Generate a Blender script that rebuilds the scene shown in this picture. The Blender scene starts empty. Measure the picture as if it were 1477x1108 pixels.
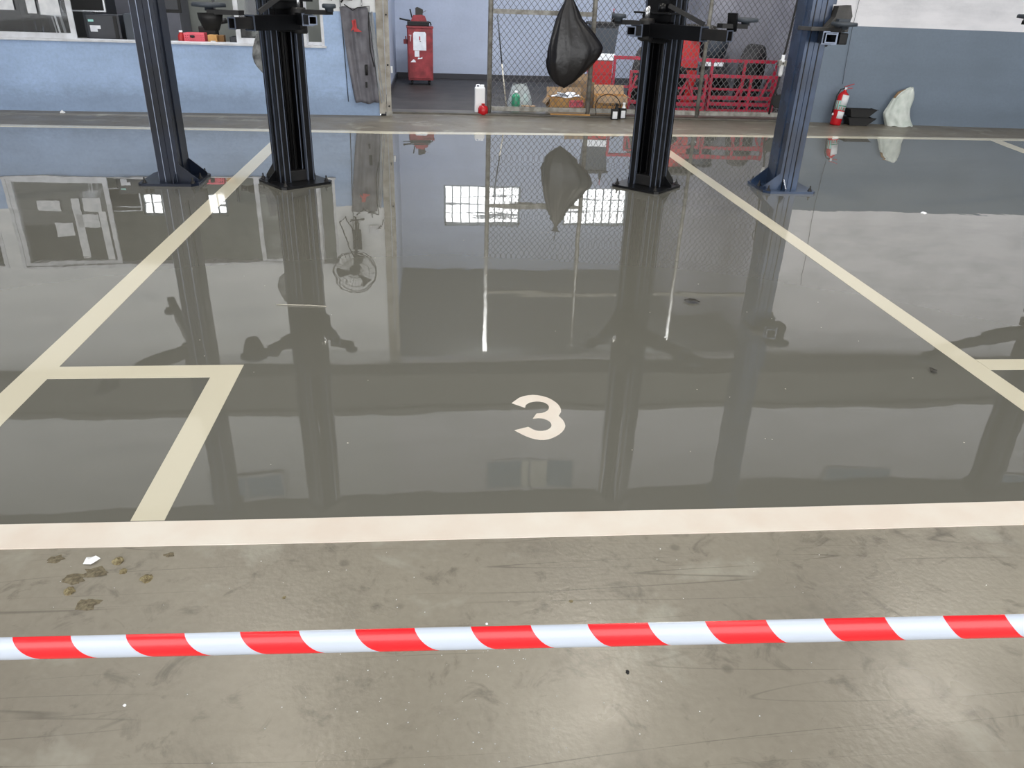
import bpy, bmesh, math, random
from math import radians as R, sin, cos, pi, atan2, hypot
from mathutils import Vector, Matrix
random.seed(7)
S = bpy.context.scene
COL = S.collection

# ------------------------------------------------------------------ camera
FPX = 1108.33
pit, yaw, rol = R(26.999), R(6.138), R(2.158)
fw = Vector((sin(yaw)*cos(pit), cos(yaw)*cos(pit), -sin(pit)))
rt = Vector((cos(yaw), -sin(yaw), 0)); up = rt.cross(fw)
rt2 = rt*cos(rol)+up*sin(rol); up2 = -rt*sin(rol)+up*cos(rol)
cd = bpy.data.cameras.new('camera'); cam = bpy.data.objects.new('camera', cd); COL.objects.link(cam)
M = Matrix(((rt2.x, up2.x, -fw.x, 0), (rt2.y, up2.y, -fw.y, 0), (rt2.z, up2.z, -fw.z, 1.5), (0, 0, 0, 1)))
cam.matrix_world = M
cd.sensor_width = 36; cd.lens = FPX/1477*36; cd.clip_start = .05; cd.clip_end = 200
S.camera = cam

# ------------------------------------------------------------------ world and light
w = bpy.data.worlds.new('world'); S.world = w; w.use_nodes = True
wn = w.node_tree; bg = wn.nodes['Background']
tc = wn.nodes.new('ShaderNodeTexCoord'); sx = wn.nodes.new('ShaderNodeSeparateXYZ')
cr = wn.nodes.new('ShaderNodeValToRGB')
wn.links.new(tc.outputs['Generated'], sx.inputs[0]); wn.links.new(sx.outputs['Z'], cr.inputs[0])
cr.color_ramp.elements[0].position = 0.0; cr.color_ramp.elements[0].color = (.91, .92, .93, 1)
cr.color_ramp.elements[1].position = .7; cr.color_ramp.elements[1].color = (.93, .92, .89, 1)
wn.links.new(cr.outputs[0], bg.inputs[0]); bg.inputs[1].default_value = 3.7
S.view_settings.view_transform = 'Standard'; S.view_settings.look = 'None'
S.view_settings.gamma = 1; S.view_settings.use_curve_mapping = False
S.view_settings.exposure = 0.26

def area(name, loc, rot, sx_, sy_, power, col, portal=False):
    l = bpy.data.lights.new(name, 'AREA'); l.shape = 'RECTANGLE'; l.size = sx_; l.size_y = sy_
    l.energy = power; l.color = col
    if portal: l.cycles.is_portal = True
    o = bpy.data.objects.new(name, l); COL.objects.link(o); o.location = loc; o.rotation_euler = rot
    return o
area('portal_front', (1, -7.9, 3.1), (R(90), 0, 0), 25, 6.2, 1, (1, 1, 1), True)
ROOF = ((-8.9, -7.9), (-4.1, -3.1), (.7, 1.7), (5.5, 6.5), (10.3, 11.3))   # unseen roof openings added to light the floor from above
area('portal_roof', (.5, 8.32, 6.44), (0, 0, 0), 23, .45, 1, (1, 1, 1), True)
for i_, (a_, b_) in enumerate(ROOF): area('portal_roof', ((a_+b_)/2, .8, 6.44), (0, 0, 0), b_-a_, 13.4, 1, (1, 1, 1), True)

# ------------------------------------------------------------------ materials
def srgb(r, g, b):
    f = lambda c: (c/255)/12.92 if c/255 <= .04045 else ((c/255+.055)/1.055)**2.4
    return (f(r), f(g), f(b), 1)
def mat(name, col, rough=.6, metal=0, col2=None, nscale=6, bump=0, bscale=40, detail=4, lo=.35, hi=.65,
        emis=0, trans=0, alpha=1, coat=0, spec=.5):
    m = bpy.data.materials.new(name); m.use_nodes = True
    nt = m.node_tree; b = nt.nodes['Principled BSDF']
    b.inputs['Base Color'].default_value = col; b.inputs['Roughness'].default_value = rough
    b.inputs['Metallic'].default_value = metal; b.inputs['Specular IOR Level'].default_value = spec
    if trans: b.inputs['Transmission Weight'].default_value = trans
    if coat: b.inputs['Coat Weight'].default_value = coat; b.inputs['Coat Roughness'].default_value = .1
    b.inputs['Alpha'].default_value = alpha
    if emis:
        b.inputs['Emission Color'].default_value = col; b.inputs['Emission Strength'].default_value = emis
    t = nt.nodes.new('ShaderNodeTexCoord')
    if col2:
        n = nt.nodes.new('ShaderNodeTexNoise'); n.inputs['Scale'].default_value = nscale; n.inputs['Detail'].default_value = detail
        r = nt.nodes.new('ShaderNodeValToRGB'); r.color_ramp.elements[0].position = lo; r.color_ramp.elements[1].position = hi
        r.color_ramp.elements[0].color = col; r.color_ramp.elements[1].color = col2
        nt.links.new(t.outputs['Object'], n.inputs['Vector']); nt.links.new(n.outputs[0], r.inputs[0]); nt.links.new(r.outputs[0], b.inputs['Base Color'])
    if bump:
        n = nt.nodes.new('ShaderNodeTexNoise'); n.inputs['Scale'].default_value = bscale; n.inputs['Detail'].default_value = 3
        bp = nt.nodes.new('ShaderNodeBump'); bp.inputs['Strength'].default_value = bump; bp.inputs['Distance'].default_value = .01
        nt.links.new(t.outputs['Object'], n.inputs['Vector']); nt.links.new(n.outputs[0], bp.inputs['Height']); nt.links.new(bp.outputs[0], b.inputs['Normal'])
    return m

def nd(nt, t, **k):
    n = nt.nodes.new(t)
    for a, v in k.items():
        if a in n.inputs: n.inputs[a].default_value = v
        else: setattr(n, a, v)
    return n
def mixc(nt, fac, a, b, blend='MIX'):
    m = nt.nodes.new('ShaderNodeMix'); m.data_type = 'RGBA'; m.blend_type = blend
    for i, v in ((0, fac), (6, a), (7, b)):
        if isinstance(v, (tuple, float, int)): m.inputs[i].default_value = v
        else: nt.links.new(v, m.inputs[i])
    return m.outputs[2]
def ramp(nt, src, p0, p1, c0=(0, 0, 0, 1), c1=(1, 1, 1, 1)):
    r = nt.nodes.new('ShaderNodeValToRGB'); e = r.color_ramp.elements
    e[0].position = p0; e[1].position = p1; e[0].color = c0; e[1].color = c1
    nt.links.new(src, r.inputs[0]); return r.outputs[0]
def noise(nt, vec, scale, detail=4, rough=.5, dist=0):
    n = nd(nt, 'ShaderNodeTexNoise', Scale=scale, Detail=detail, Roughness=rough, Distortion=dist)
    nt.links.new(vec, n.inputs['Vector']); return n.outputs[0]
def mapping(nt, vec, scale=(1, 1, 1), rot=(0, 0, 0), loc=(0, 0, 0)):
    m = nt.nodes.new('ShaderNodeMapping'); m.inputs['Scale'].default_value = scale
    m.inputs['Rotation'].default_value = rot; m.inputs['Location'].default_value = loc
    nt.links.new(vec, m.inputs[0]); return m.outputs[0]

def concrete(name, base, dark, light, rough):
    """old worn floor paint: mottling, soot marks, long scratches, oil spots"""
    m = bpy.data.materials.new(name); m.use_nodes = True; nt = m.node_tree; b = nt.nodes['Principled BSDF']
    o = nt.nodes.new('ShaderNodeTexCoord').outputs['Object']
    c = mixc(nt, ramp(nt, noise(nt, o, 1.1, 5), .35, .7), base, light)
    c = mixc(nt, ramp(nt, noise(nt, o, 45, 3), .3, .75, (0, 0, 0, 1), (.16, .16, .16, 1)), c, dark)
    sp = noise(nt, o, 9, 6, .65, .8)
    c = mixc(nt, ramp(nt, sp, .56, .70, (0, 0, 0, 1), (.6, .6, .6, 1)), c, dark)
    c = mixc(nt, ramp(nt, noise(nt, o, 3.1, 7, .72, .4), .54, .68, (0, 0, 0, 1), (.35, .35, .35, 1)), c, dark)
    c = mixc(nt, ramp(nt, noise(nt, mapping(nt, o, (1, 1, 1), (0, 0, 0), (5, 2, 0)), 2.6, 5, .6, .3), .57, .66, (0, 0, 0, 1), (.5, .5, .5, 1)), c, srgb(166, 164, 152))
    # round drips
    v = nd(nt, 'ShaderNodeTexVoronoi', Scale=7.0); nt.links.new(o, v.inputs['Vector'])
    msk = noise(nt, o, 2.3, 1)
    spot = ramp(nt, v.outputs['Distance'], .07, .14, (.5, .5, .5, 1), (0, 0, 0, 1))
    mk = ramp(nt, msk, .5, .58)
    c = mixc(nt, mixc(nt, 1.0, spot, mk, 'MULTIPLY'), c, dark)
    # scratches
    for rot, sc in ((.06, 5), (.35, 3.3)):
        mv = mapping(nt, o, (.22, sc, 1), (0, 0, rot))
        n1 = noise(nt, mv, 1.7, 1, .3)
        ln = nd(nt, 'ShaderNodeMath', operation='SUBTRACT'); nt.links.new(n1, ln.inputs[0]); ln.inputs[1].default_value = .5
        ab = nd(nt, 'ShaderNodeMath', operation='ABSOLUTE'); nt.links.new(ln.outputs[0], ab.inputs[0])
        s = ramp(nt, ab.outputs[0], .0005, .003, (.6, .6, .6, 1), (0, 0, 0, 1))
        br = ramp(nt, noise(nt, mapping(nt, o, (1, 1, 1), (0, 0, 0), (3.1*sc, 0, 0)), 1.6, 2), .44, .54)
        c = mixc(nt, mixc(nt, 1.0, s, br, 'MULTIPLY'), c, dark)
    nt.links.new(c, b.inputs['Base Color'])
    rr = ramp(nt, noise(nt, o, 2.0, 4), .3, .7, (rough-.07,)*3+(1,), (rough+.1,)*3+(1,))
    nt.links.new(rr, b.inputs['Roughness'])
    bp = nd(nt, 'ShaderNodeBump', Strength=.12, Distance=.006); nt.links.new(noise(nt, o, 60, 4), bp.inputs['Height'])
    nt.links.new(bp.outputs[0], b.inputs['Normal'])
    return m
def wet(name, col, rough=.02, wob=.25, spec=.5):
    m = bpy.data.materials.new(name); m.use_nodes = True; nt = m.node_tree; b = nt.nodes['Principled BSDF']
    o = nt.nodes.new('ShaderNodeTexCoord').outputs['Object']
    b.inputs['Base Color'].default_value = col; b.inputs['Roughness'].default_value = rough
    b.inputs['IOR'].default_value = 1.5; b.inputs['Specular IOR Level'].default_value = spec
    b.inputs['Coat Weight'].default_value = .45 if rough < .03 else .1; b.inputs['Coat Roughness'].default_value = .01
    h1 = noise(nt, mapping(nt, o, (.7, 1.4, 1)), 1.1, 2, .4, .5)
    bp = nd(nt, 'ShaderNodeBump', Strength=wob, Distance=.03); nt.links.new(h1, bp.inputs['Height'])
    h2 = noise(nt, mapping(nt, o, (1, 1, 1), (0, 0, .4)), 9, 2)
    bp2 = nd(nt, 'ShaderNodeBump', Strength=wob*.16, Distance=.012); nt.links.new(h2, bp2.inputs['Height'])
    nt.links.new(bp.outputs[0], bp2.inputs['Normal']); nt.links.new(bp2.outputs[0], b.inputs['Normal']); nt.links.new(bp2.outputs[0], b.inputs['Coat Normal'])
    return m
def wallpaint(name, low, high, zsplit, stain, lowdirt=.25):
    m = bpy.data.materials.new(name); m.use_nodes = True; nt = m.node_tree; b = nt.nodes['Principled BSDF']
    o = nt.nodes.new('ShaderNodeTexCoord').outputs['Object']
    s = nt.nodes.new('ShaderNodeSeparateXYZ'); nt.links.new(o, s.inputs[0])
    gt = nd(nt, 'ShaderNodeMath', operation='GREATER_THAN'); nt.links.new(s.outputs['Z'], gt.inputs[0]); gt.inputs[1].default_value = zsplit
    c = mixc(nt, gt.outputs[0], low, high)
    c = mixc(nt, ramp(nt, noise(nt, mapping(nt, o, (.5, 1, 1.6)), 2.2, 5, .6), .4, .75, (0, 0, 0, 1), (.35, .35, .35, 1)), c, stain)
    c = mixc(nt, ramp(nt, noise(nt, o, 26, 5, .7), .42, .62, (0, 0, 0, 1), (.16, .16, .16, 1)), c, mixc(nt, gt.outputs[0], stain, high))
    c = mixc(nt, ramp(nt, noise(nt, mapping(nt, o, (1, 1, .6)), 1.3, 3), .45, .7, (0, 0, 0, 1), (.22, .22, .22, 1)), c, mixc(nt, gt.outputs[0], stain, high))
    # grime splashed up from the floor
    ad = nd(nt, 'ShaderNodeMath', operation='MULTIPLY_ADD'); nt.links.new(noise(nt, mapping(nt, o, (1, 1, 2)), 7, 5, .7), ad.inputs[0]); ad.inputs[1].default_value = -.35; nt.links.new(s.outputs['Z'], ad.inputs[2])
    g = ramp(nt, ad.outputs[0], -.22, .18, (lowdirt*2,)*3+(1,), (0, 0, 0, 1))
    c = mixc(nt, g, c, stain)
    nt.links.new(c, b.inputs['Base Color']); b.inputs['Roughness'].default_value = .55
    bp = nd(nt, 'ShaderNodeBump', Strength=.2, Distance=.01); nt.links.new(noise(nt, o, 25, 5), bp.inputs['Height'])
    nt.links.new(bp.outputs[0], b.inputs['Normal'])
    return m

F = {}
F['concrete'] = concrete('old_floor_paint', srgb(135, 129, 117), srgb(80, 74, 66), srgb(149, 143, 129), .30)
F['wet'] = wet('fresh_wet_coating', srgb(111, 110, 103), .015, .065, .9)
F['concrete_back'] = concrete('darker_back_strip', srgb(112, 106, 95), srgb(76, 70, 62), srgb(120, 113, 100), .4)  # same floor finish in a darker tone along the back walls
F['inner_floor'] = mat('worn_dark_floor', srgb(60, 56, 54), .6, col2=srgb(42, 39, 38), nscale=2.5, bump=.3, bscale=20)
F['line_wet'] = wet('glossy_cream_line', srgb(216, 210, 190), .05, .065, .45)
F['line_front'] = mat('masked_white_line', srgb(232, 225, 215), .5, col2=srgb(226, 214, 202), nscale=5)
F['wall_l'] = wallpaint('blue_wall_paint', srgb(162, 187, 224), srgb(226, 228, 230), 1.22, srgb(108, 124, 146))
F['wall_r'] = wallpaint('slate_wall_paint', srgb(113, 127, 144), srgb(230, 230, 236), 1.25, srgb(92, 104, 116), .15)
F['wall_in'] = wallpaint('pale_inner_wall', srgb(176, 186, 206), srgb(176, 186, 206), 9, srgb(150, 158, 176), .1)
F['wall_part'] = mat('grey_partition', srgb(128, 128, 136), .6, col2=srgb(112, 112, 120), nscale=2)
F['wall_off'] = mat('office_wall', srgb(150, 152, 144), .7, col2=srgb(134, 136, 130), nscale=2)
F['band'] = mat('dark_beam', srgb(92, 93, 90), .6, col2=srgb(76, 76, 74), nscale=3)
F['ceil'] = mat('metal_roof', srgb(120, 122, 120), .6, metal=.0, col2=srgb(104, 106, 106), nscale=2)
F['skirt'] = mat('charcoal_skirting', srgb(50, 50, 56), .5)
F['trimw'] = mat('white_aluminium', srgb(214, 217, 224), .4, col2=srgb(192, 194, 200), nscale=9)
F['beige'] = mat('weathered_beige_steel', srgb(168, 165, 158), .55, col2=srgb(132, 126, 116), nscale=7, bump=.2)
F['galv'] = mat('galvanised_pipe', srgb(158, 157, 152), .5, .25, col2=srgb(120, 117, 110), nscale=14)
F['wire'] = mat('galvanised_wire', srgb(96, 96, 98), .5, .4)
F['black'] = mat('black_painted_steel', srgb(8, 8, 10), .3, 0, col2=srgb(14, 15, 18), nscale=5, bump=.08, bscale=30, spec=.3)
F['nightblue'] = mat('night_blue_steel', srgb(14, 18, 28), .3, 0, col2=srgb(28, 36, 54), nscale=3, bump=.06, bscale=20, spec=.22)
F['blueblack'] = mat('blue_black_steel', srgb(34, 45, 64), .24, .15, col2=srgb(56, 74, 102), nscale=3, bump=.06, bscale=20)
F['steel_edge'] = mat('steel_and_highlight', srgb(104, 112, 128), .3, .6)  # plain steel, and the painted highlight lines on column and arm edges
F['steel'] = mat('bright_steel', srgb(190, 192, 196), .25, .9)
F['greydark'] = mat('dusty_dark_steel', srgb(34, 33, 33), .5, 0, col2=srgb(22, 22, 24), nscale=9, spec=.3)
F['rubber'] = mat('black_rubber', srgb(24, 24, 25), .7)
F['tyre'] = mat('dusty_tyre_rubber', srgb(34, 32, 33), .85, col2=srgb(24, 23, 24), nscale=8)
F['red'] = mat('red_cabinet_paint', srgb(150, 50, 56), .5, col2=srgb(112, 34, 38), nscale=8, bump=.1)
F['redframe'] = mat('crimson_frame_paint', srgb(178, 30, 62), .4, col2=srgb(150, 24, 48), nscale=9)
F['redbright'] = mat('bright_red', srgb(172, 36, 38), .4)
F['pink'] = mat('pink_plastic', srgb(226, 96, 112), .4)
F['paper'] = mat('paper', srgb(226, 228, 232), .8, col2=srgb(205, 208, 214), nscale=12)
F['card'] = mat('cardboard', srgb(196, 150, 90), .8, col2=srgb(172, 128, 74), nscale=5)
F['carddull'] = mat('dull_cardboard', srgb(150, 124, 94), .85, col2=srgb(128, 104, 78), nscale=5)
F['cardin'] = mat('cardboard_inside', srgb(116, 84, 50), .9)
F['print_red'] = mat('red_print', srgb(170, 60, 70), .7)
F['print_dark'] = mat('dark_print', srgb(70, 60, 50), .7)
F['white'] = mat('white_plastic', srgb(234, 236, 240), .4)
F['green'] = mat('green_plastic', srgb(48, 140, 104), .35)
F['clear'] = mat('milky_plastic', srgb(206, 214, 214), .3, alpha=.55)
F['cloth'] = mat('grey_work_cloth', srgb(116, 116, 124), .85, col2=srgb(96, 95, 102), nscale=7, bump=.3, bscale=16)
F['cloth2'] = mat('pale_cloth_edge', srgb(148, 152, 158), .85)
F['bag'] = mat('black_bin_bag', srgb(26, 25, 28), .3, bump=.7, bscale=11)
F['sack'] = mat('white_woven_sack', srgb(216, 222, 218), .7, col2=srgb(190, 200, 194), nscale=9, bump=.4, bscale=30)
F['ext'] = mat('extinguisher_red', srgb(186, 24, 34), .25)
F['mint'] = mat('mint_label', srgb(150, 206, 200), .5)
F['glass'] = mat('window_glass', (.9, .95, 1, 1), .03, trans=1, alpha=.35)
F['officedark'] = mat('office_dark_plastic', srgb(38, 42, 50), .45, col2=srgb(30, 32, 40), nscale=3)
F['slate'] = mat('slate_case', srgb(52, 59, 68), .5)
F['blueglass'] = mat('blue_window_pane', srgb(140, 164, 186), .15)
F['curtain'] = mat('curtain', srgb(240, 240, 232), .8)
F['daylight'] = mat('louvre_frame', srgb(130, 140, 146), .5)
F['wood'] = mat('brown_shelf', srgb(104, 78, 56), .7)
F['dirt'] = mat('dry_clod', srgb(150, 140, 108), .95, col2=srgb(96, 84, 60), nscale=60)
F['dirt2'] = mat('mud', srgb(128, 119, 98), .95, col2=srgb(92, 84, 68), nscale=90)
F['leaf'] = mat('dark_leaf', srgb(38, 34, 26), .5)
F['twig'] = mat('pale_straw', srgb(196, 190, 176), .6)
F['kerb'] = mat('damp_kerb', srgb(74, 72, 68), .45, col2=srgb(96, 92, 84), nscale=5)
F['lamp'] = mat('lamp_glow', (1, .93, .8, 1), .4, emis=150)
F['fillglow'] = mat('fill_glow', (.95, .97, 1, 1), .4, emis=8)
F['lugsteel'] = mat('dusty_lug_steel', srgb(74, 72, 70), .5, 0, col2=srgb(44, 43, 42), nscale=8)
F['rag'] = mat('mottled_rag', srgb(150, 152, 152), .8, col2=srgb(66, 68, 70), nscale=14, bump=.5, bscale=30)
F['counter'] = mat('counter_top', srgb(104, 104, 104), .5)

# ------------------------------------------------------------------ mesh builder
class MB:
    def __init__(s): s.v = []; s.f = []; s.sm = []; s.uv = None
    def add(s, vs, fs, sm=False):
        o = len(s.v); s.v += [tuple(v) for v in vs]; s.f += [tuple(i+o for i in f) for f in fs]; s.sm += [sm]*len(fs); return s
    def box(s, x0, y0, z0, x1, y1, z1, bev=0):
        if bev:
            bm = bmesh.new(); bmesh.ops.create_cube(bm, size=1)
            for v in bm.verts: v.co = Vector((x0+(v.co.x+.5)*(x1-x0), y0+(v.co.y+.5)*(y1-y0), z0+(v.co.z+.5)*(z1-z0)))
            bmesh.ops.bevel(bm, geom=bm.edges[:], offset=bev, segments=2, affect='EDGES', profile=.6)
            bm.verts.ensure_lookup_table()
            s.add([v.co for v in bm.verts], [[v.index for v in f.verts] for f in bm.faces]); bm.free(); return s
        v = [(x, y, z) for z in (z0, z1) for y in (y0, y1) for x in (x0, x1)]
        return s.add(v, [(0, 2, 3, 1), (4, 5, 7, 6), (0, 1, 5, 4), (2, 6, 7, 3), (0, 4, 6, 2), (1, 3, 7, 5)])
    def bar(s, a, b, w, h=None, roll=0):
        """rectangular bar from a to b"""
        h = h or w; a = Vector(a); b = Vector(b); d = (b-a).normalized()
        u = d.cross(Vector((0, 0, 1)))
        if u.length < .01: u = Vector((1, 0, 0))
        u.normalize(); t = u.cross(d)
        if roll: q = Matrix.Rotation(roll, 3, d); u = q@u; t = q@t
        vs = [p+u*i*w/2+t*j*h/2 for p in (a, b) for i, j in ((-1, -1), (1, -1), (1, 1), (-1, 1))]
        return s.add(vs, [(3, 2, 1, 0), (4, 5, 6, 7), (0, 1, 5, 4), (1, 2, 6, 5), (2, 3, 7, 6), (3, 0, 4, 7)])
    def tube(s, pts, r, n=8, caps=True):
        pts = [Vector(p) for p in pts]; rs = r if isinstance(r, (list, tuple)) else [r]*len(pts)
        vs = []; fs = []; pu = None
        for i, p in enumerate(pts):
            d = (pts[min(i+1, len(pts)-1)]-pts[max(i-1, 0)]).normalized()
            if pu is None:
                u = d.cross(Vector((0, 0, 1)))
                if u.length < .01: u = Vector((1, 0, 0))
            else: u = pu-d*pu.dot(d)
            u.normalize(); pu = u; t = d.cross(u)
            for k in range(n):
                a = 2*pi*k/n; vs.append(p+u*cos(a)*rs[i]+t*sin(a)*rs[i])
        for i in range(len(pts)-1):
            for k in range(n):
                fs.append((i*n+k, i*n+(k+1) % n, (i+1)*n+(k+1) % n, (i+1)*n+k))
        o = len(vs); s.add(vs, fs, True)
        if caps:
            s.f.append(tuple(reversed([len(s.v)-o+k for k in range(n)]))); s.sm.append(False)
            s.f.append(tuple(len(s.v)-n+k for k in range(n))); s.sm.append(False)
        return s
    def lathe(s, prof, n=20, c=(0, 0, 0), axis='z'):
        vs = []; fs = []
        for r, z in prof:
            for k in range(n):
                a = 2*pi*k/n; p = (r*cos(a), r*sin(a), z)
                if axis == 'y': p = (p[0], p[2], p[1])
                if axis == 'x': p = (p[2], p[0], p[1])
                vs.append((p[0]+c[0], p[1]+c[1], p[2]+c[2]))
        for i in range(len(prof)-1):
            for k in range(n):
                f = (i*n+k, i*n+(k+1) % n, (i+1)*n+(k+1) % n, (i+1)*n+k)
                fs.append(f if axis != 'y' else f[::-1])
        return s.add(vs, fs, True)
    def prism(s, poly, z0, z1, tr=None):
        """extrude a 2D outline; tr maps (x,y,z)->3D"""
        n = len(poly); vs = [(x, y, z0) for x, y in poly]+[(x, y, z1) for x, y in poly]
        if tr: vs = [tr(*v) for v in vs]
        fs = [tuple(range(n))[::-1], tuple(range(n, 2*n))]+[(i, (i+1) % n, n+(i+1) % n, n+i) for i in range(n)]
        return s.add(vs, fs)
    def grid(s, nu, nv, fn, sm=True, close=False):
        vs = [fn(i/nu, j/nv) for j in range(nv+1) for i in range(nu+(0 if close else 1))]
        m = nu if close else nu+1; fs = []
        for j in range(nv):
            for i in range(nu):
                fs.append((j*m+i, j*m+(i+1) % m, (j+1)*m+(i+1) % m, (j+1)*m+i))
        return s.add(vs, fs, sm)
    def mesh(s, name, m):
        me = bpy.data.meshes.new(name); me.from_pydata([tuple(v) for v in s.v], [], s.f); me.update()
        me.polygons.foreach_set('use_smooth', s.sm); me.materials.append(m)
        if name not in NOFIX:
            bm = bmesh.new(); bm.from_mesh(me); bmesh.ops.recalc_face_normals(bm, faces=bm.faces[:]); bm.to_mesh(me); bm.free()
        return me
NOFIX = ()
def obj(name, mb, m, parent=None, loc=None, rotz=0):
    o = bpy.data.objects.new(name, mb.mesh(name, F[m])); COL.objects.link(o)
    if parent: o.parent = parent
    if loc: o.location = loc
    if rotz: o.rotation_euler.z = rotz
    return o
def tag(o, label=None, cat=None, group=None, kind=None):
    if label: o['label'] = label
    if cat: o['category'] = cat
    if group: o['group'] = group
    if kind: o['kind'] = kind
    return o
def thing(name, label, cat, loc=(0, 0, 0), rotz=0, group=None, rot=None):
    o = bpy.data.objects.new(name, None); COL.objects.link(o); o.location = loc; o.rotation_euler = rot or (0, 0, rotz)
    o.empty_display_size = .1
    return tag(o, label, cat, group)
def struct(name, mb, m, parent=None, loc=None, rotz=0):
    o = obj(name, mb, m, parent, loc, rotz)
    if not parent: o['kind'] = 'structure'
    return o
def solid(name, mb, m, label, cat, loc=None, rotz=0, group=None):
    return tag(obj(name, mb, m, None, loc, rotz), label, cat, group)

# ------------------------------------------------------------------ floor
b = MB(); b.box(-13, -14, -.2, 15, 10.72, 0); b.box(5.12, 10.72, -.2, 15, 11.2, 0)
struct('floor', b, 'concrete')
b = MB(); b.prism([(-13, 2.0), (15, 1.96), (15, 10.0), (7.7, 9.75), (4.35, 9.63), (1.08, 9.43), (-.55, 9.33), (-4.75, 9.3), (-13, 9.25)], 0, .002)
fw_ = struct('floor', b, 'wet')
b = MB(); b.box(-.72, 10.72, -.2, 5.12, 11.2, .0); b.box(-.72, 11.2, -.2, 5.5, 15.7, 0)
struct('floor', b, 'inner_floor')
b = MB(); b.box(-.6, 10.93, 0, 5.12, 11.22, .022, .006)
struct('trim_1', b, 'kerb')
b = MB(); b.prism([(15, 10.06), (15, 10.72), (5.12, 11.02), (5.12, 10.93), (-.6, 10.93), (-.6, 10.72), (-13, 10.6), (-13, 9.3), (-4.75, 9.35), (-.55, 9.38), (1.08, 9.48), (4.35, 9.68), (7.7, 9.80)], -.01, .001); struct('floor', b, 'concrete_back')

# painted lines (thin raised paint)
def strip(pts, z=.0036):
    m = MB(); n = len(pts); z0 = .0005
    lo = [p for p, q in pts]; hi = [q for p, q in pts]
    vs = [(x, y, z) for x, y in lo]+[(x, y, z) for x, y in hi]+[(x, y, z0) for x, y in lo]+[(x, y, z0) for x, y in hi]
    fs = []
    for i in range(n-1):
        fs += [(i, i+1, n+i+1, n+i), (2*n+i, 3*n+i, 3*n+i+1, 2*n+i+1), (i, 2*n+i, 2*n+i+1, i+1), (n+i, n+i+1, 3*n+i+1, 3*n+i)]
    fs += [(0, n, 3*n, 2*n), (n-1, 3*n-1, 4*n-1, 2*n-1)]
    return m.add(vs, fs)
solid('floor_line', strip([((-9, 1.93), (-9, 2.06)), ((-1.28, 1.902), (-1.336, 2.02)), ((-.487, 1.889), (-.508, 2.01)), ((.22, 1.883), (.231, 2.007)), ((1.02, 1.876), (1.067, 1.999)), ((1.908, 1.871), (2.0, 1.997)), ((9, 1.84), (9, 1.96))]),
      'line_front', 'broad white painted line crossing the floor between glossy and dull grey paint', 'line')
solid('floor_line', strip([((-9, 9.2), (-9, 9.33)), ((-4.75, 9.24), (-4.82, 9.39)), ((-3.37, 9.265), (-3.42, 9.41)), ((-1.87, 9.28), (-1.9, 9.43)), ((-.54, 9.285), (-.55, 9.43)), ((1.075, 9.385), (1.09, 9.52)), ((4.32, 9.58), (4.37, 9.72)), ((5.81, 9.65), (5.89, 9.79)), ((7.62, 9.70), (7.74, 9.87)), ((12, 9.9), (12, 10.07))]),
      'line_wet', 'thin cream painted line running along the foot of the back walls', 'line')
solid('floor_line', strip([((-1.745, 2.03), (-1.62, 2.03)), ((-1.745, 5.5), (-1.62, 5.5)), ((-1.745, 9.26), (-1.62, 9.26))], .0033),
      'line_wet', 'cream bay line on the left, running under the left pair of lift posts', 'line')
solid('floor_line', strip([((2.45, 2.0), (2.565, 2.0)), ((2.46, 5.5), (2.575, 5.5)), ((2.47, 9.45), (2.585, 9.45))], .0033),
      'line_wet', 'cream bay line on the right, running between the right pair of lift posts', 'line')
b = MB(); b.prism([(-1.62, 3.13), (-.85, 3.135), (-.852, 2.02), (-.954, 2.02), (-.963, 3.017), (-1.62, 3.015)], .0005, .0036)
solid('floor_line', b, 'line_wet', 'white L-shaped painted marking enclosing the corner box left of the numeral', 'line')
b = strip([((2.57, 3.012), (2.57, 3.125)), ((3.6, 3.01), (3.6, 3.12))])
solid('floor_line', b, 'line_wet', 'short cream painted bar joining the right bay line at the right edge of the photo', 'line')
solid('floor_line', strip([((6.95, 8.8), (7.09, 8.75)), ((7.05, 9.3), (7.2, 9.25)), ((7.14, 9.68), (7.29, 9.68))]), 'line_wet', 'faint cream line meeting the far line near the far right corner', 'line')

# numeral 3 painted on the floor
def numeral3():
    pts = [(0.298, 2.75), (0.332, 2.794), (0.372, 2.815), (0.411, 2.815), (0.452, 2.791), (0.48, 2.75), (0.491, 2.71), (0.49, 2.672), (0.475, 2.638), (0.487, 2.604), (0.490, 2.557), (0.471, 2.514), (0.441, 2.481), (0.408, 2.461), (0.377, 2.459), (0.344, 2.474), (0.316, 2.499), (0.289, 2.531),
           (0.344, 2.555), (0.36, 2.535), (0.38, 2.522), (0.407, 2.525), (0.428, 2.542), (0.437, 2.568), (0.433, 2.595), (0.415, 2.616), (0.393, 2.624), (0.37, 2.62), (0.389, 2.659), (0.411, 2.662), (0.435, 2.68), (0.446, 2.707), (0.444, 2.734), (0.428, 2.756), (0.4, 2.763), (0.37, 2.753), (0.354, 2.734), (0.348, 2.71)]
    n = len(pts); sm = []
    for i in range(n):      # light smoothing except at the sharp tips
        a, b, c, d = pts[i-1], pts[i], pts[(i+1) % n], pts[(i+2) % n]
        sm.append(b)
        if i not in (17, 18, 0, 37, 27, 28, 8, 7, 16, 26, 36, 35): sm.append(tuple((-a[k]+9*b[k]+9*c[k]-d[k])/16 for k in (0, 1)))
    m = MB(); m.prism(sm, .0005, .0040); return m
solid('floor_numeral', numeral3(), 'line_front', 'white numeral 3 painted in the middle of the glossy bay floor', 'number')

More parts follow.
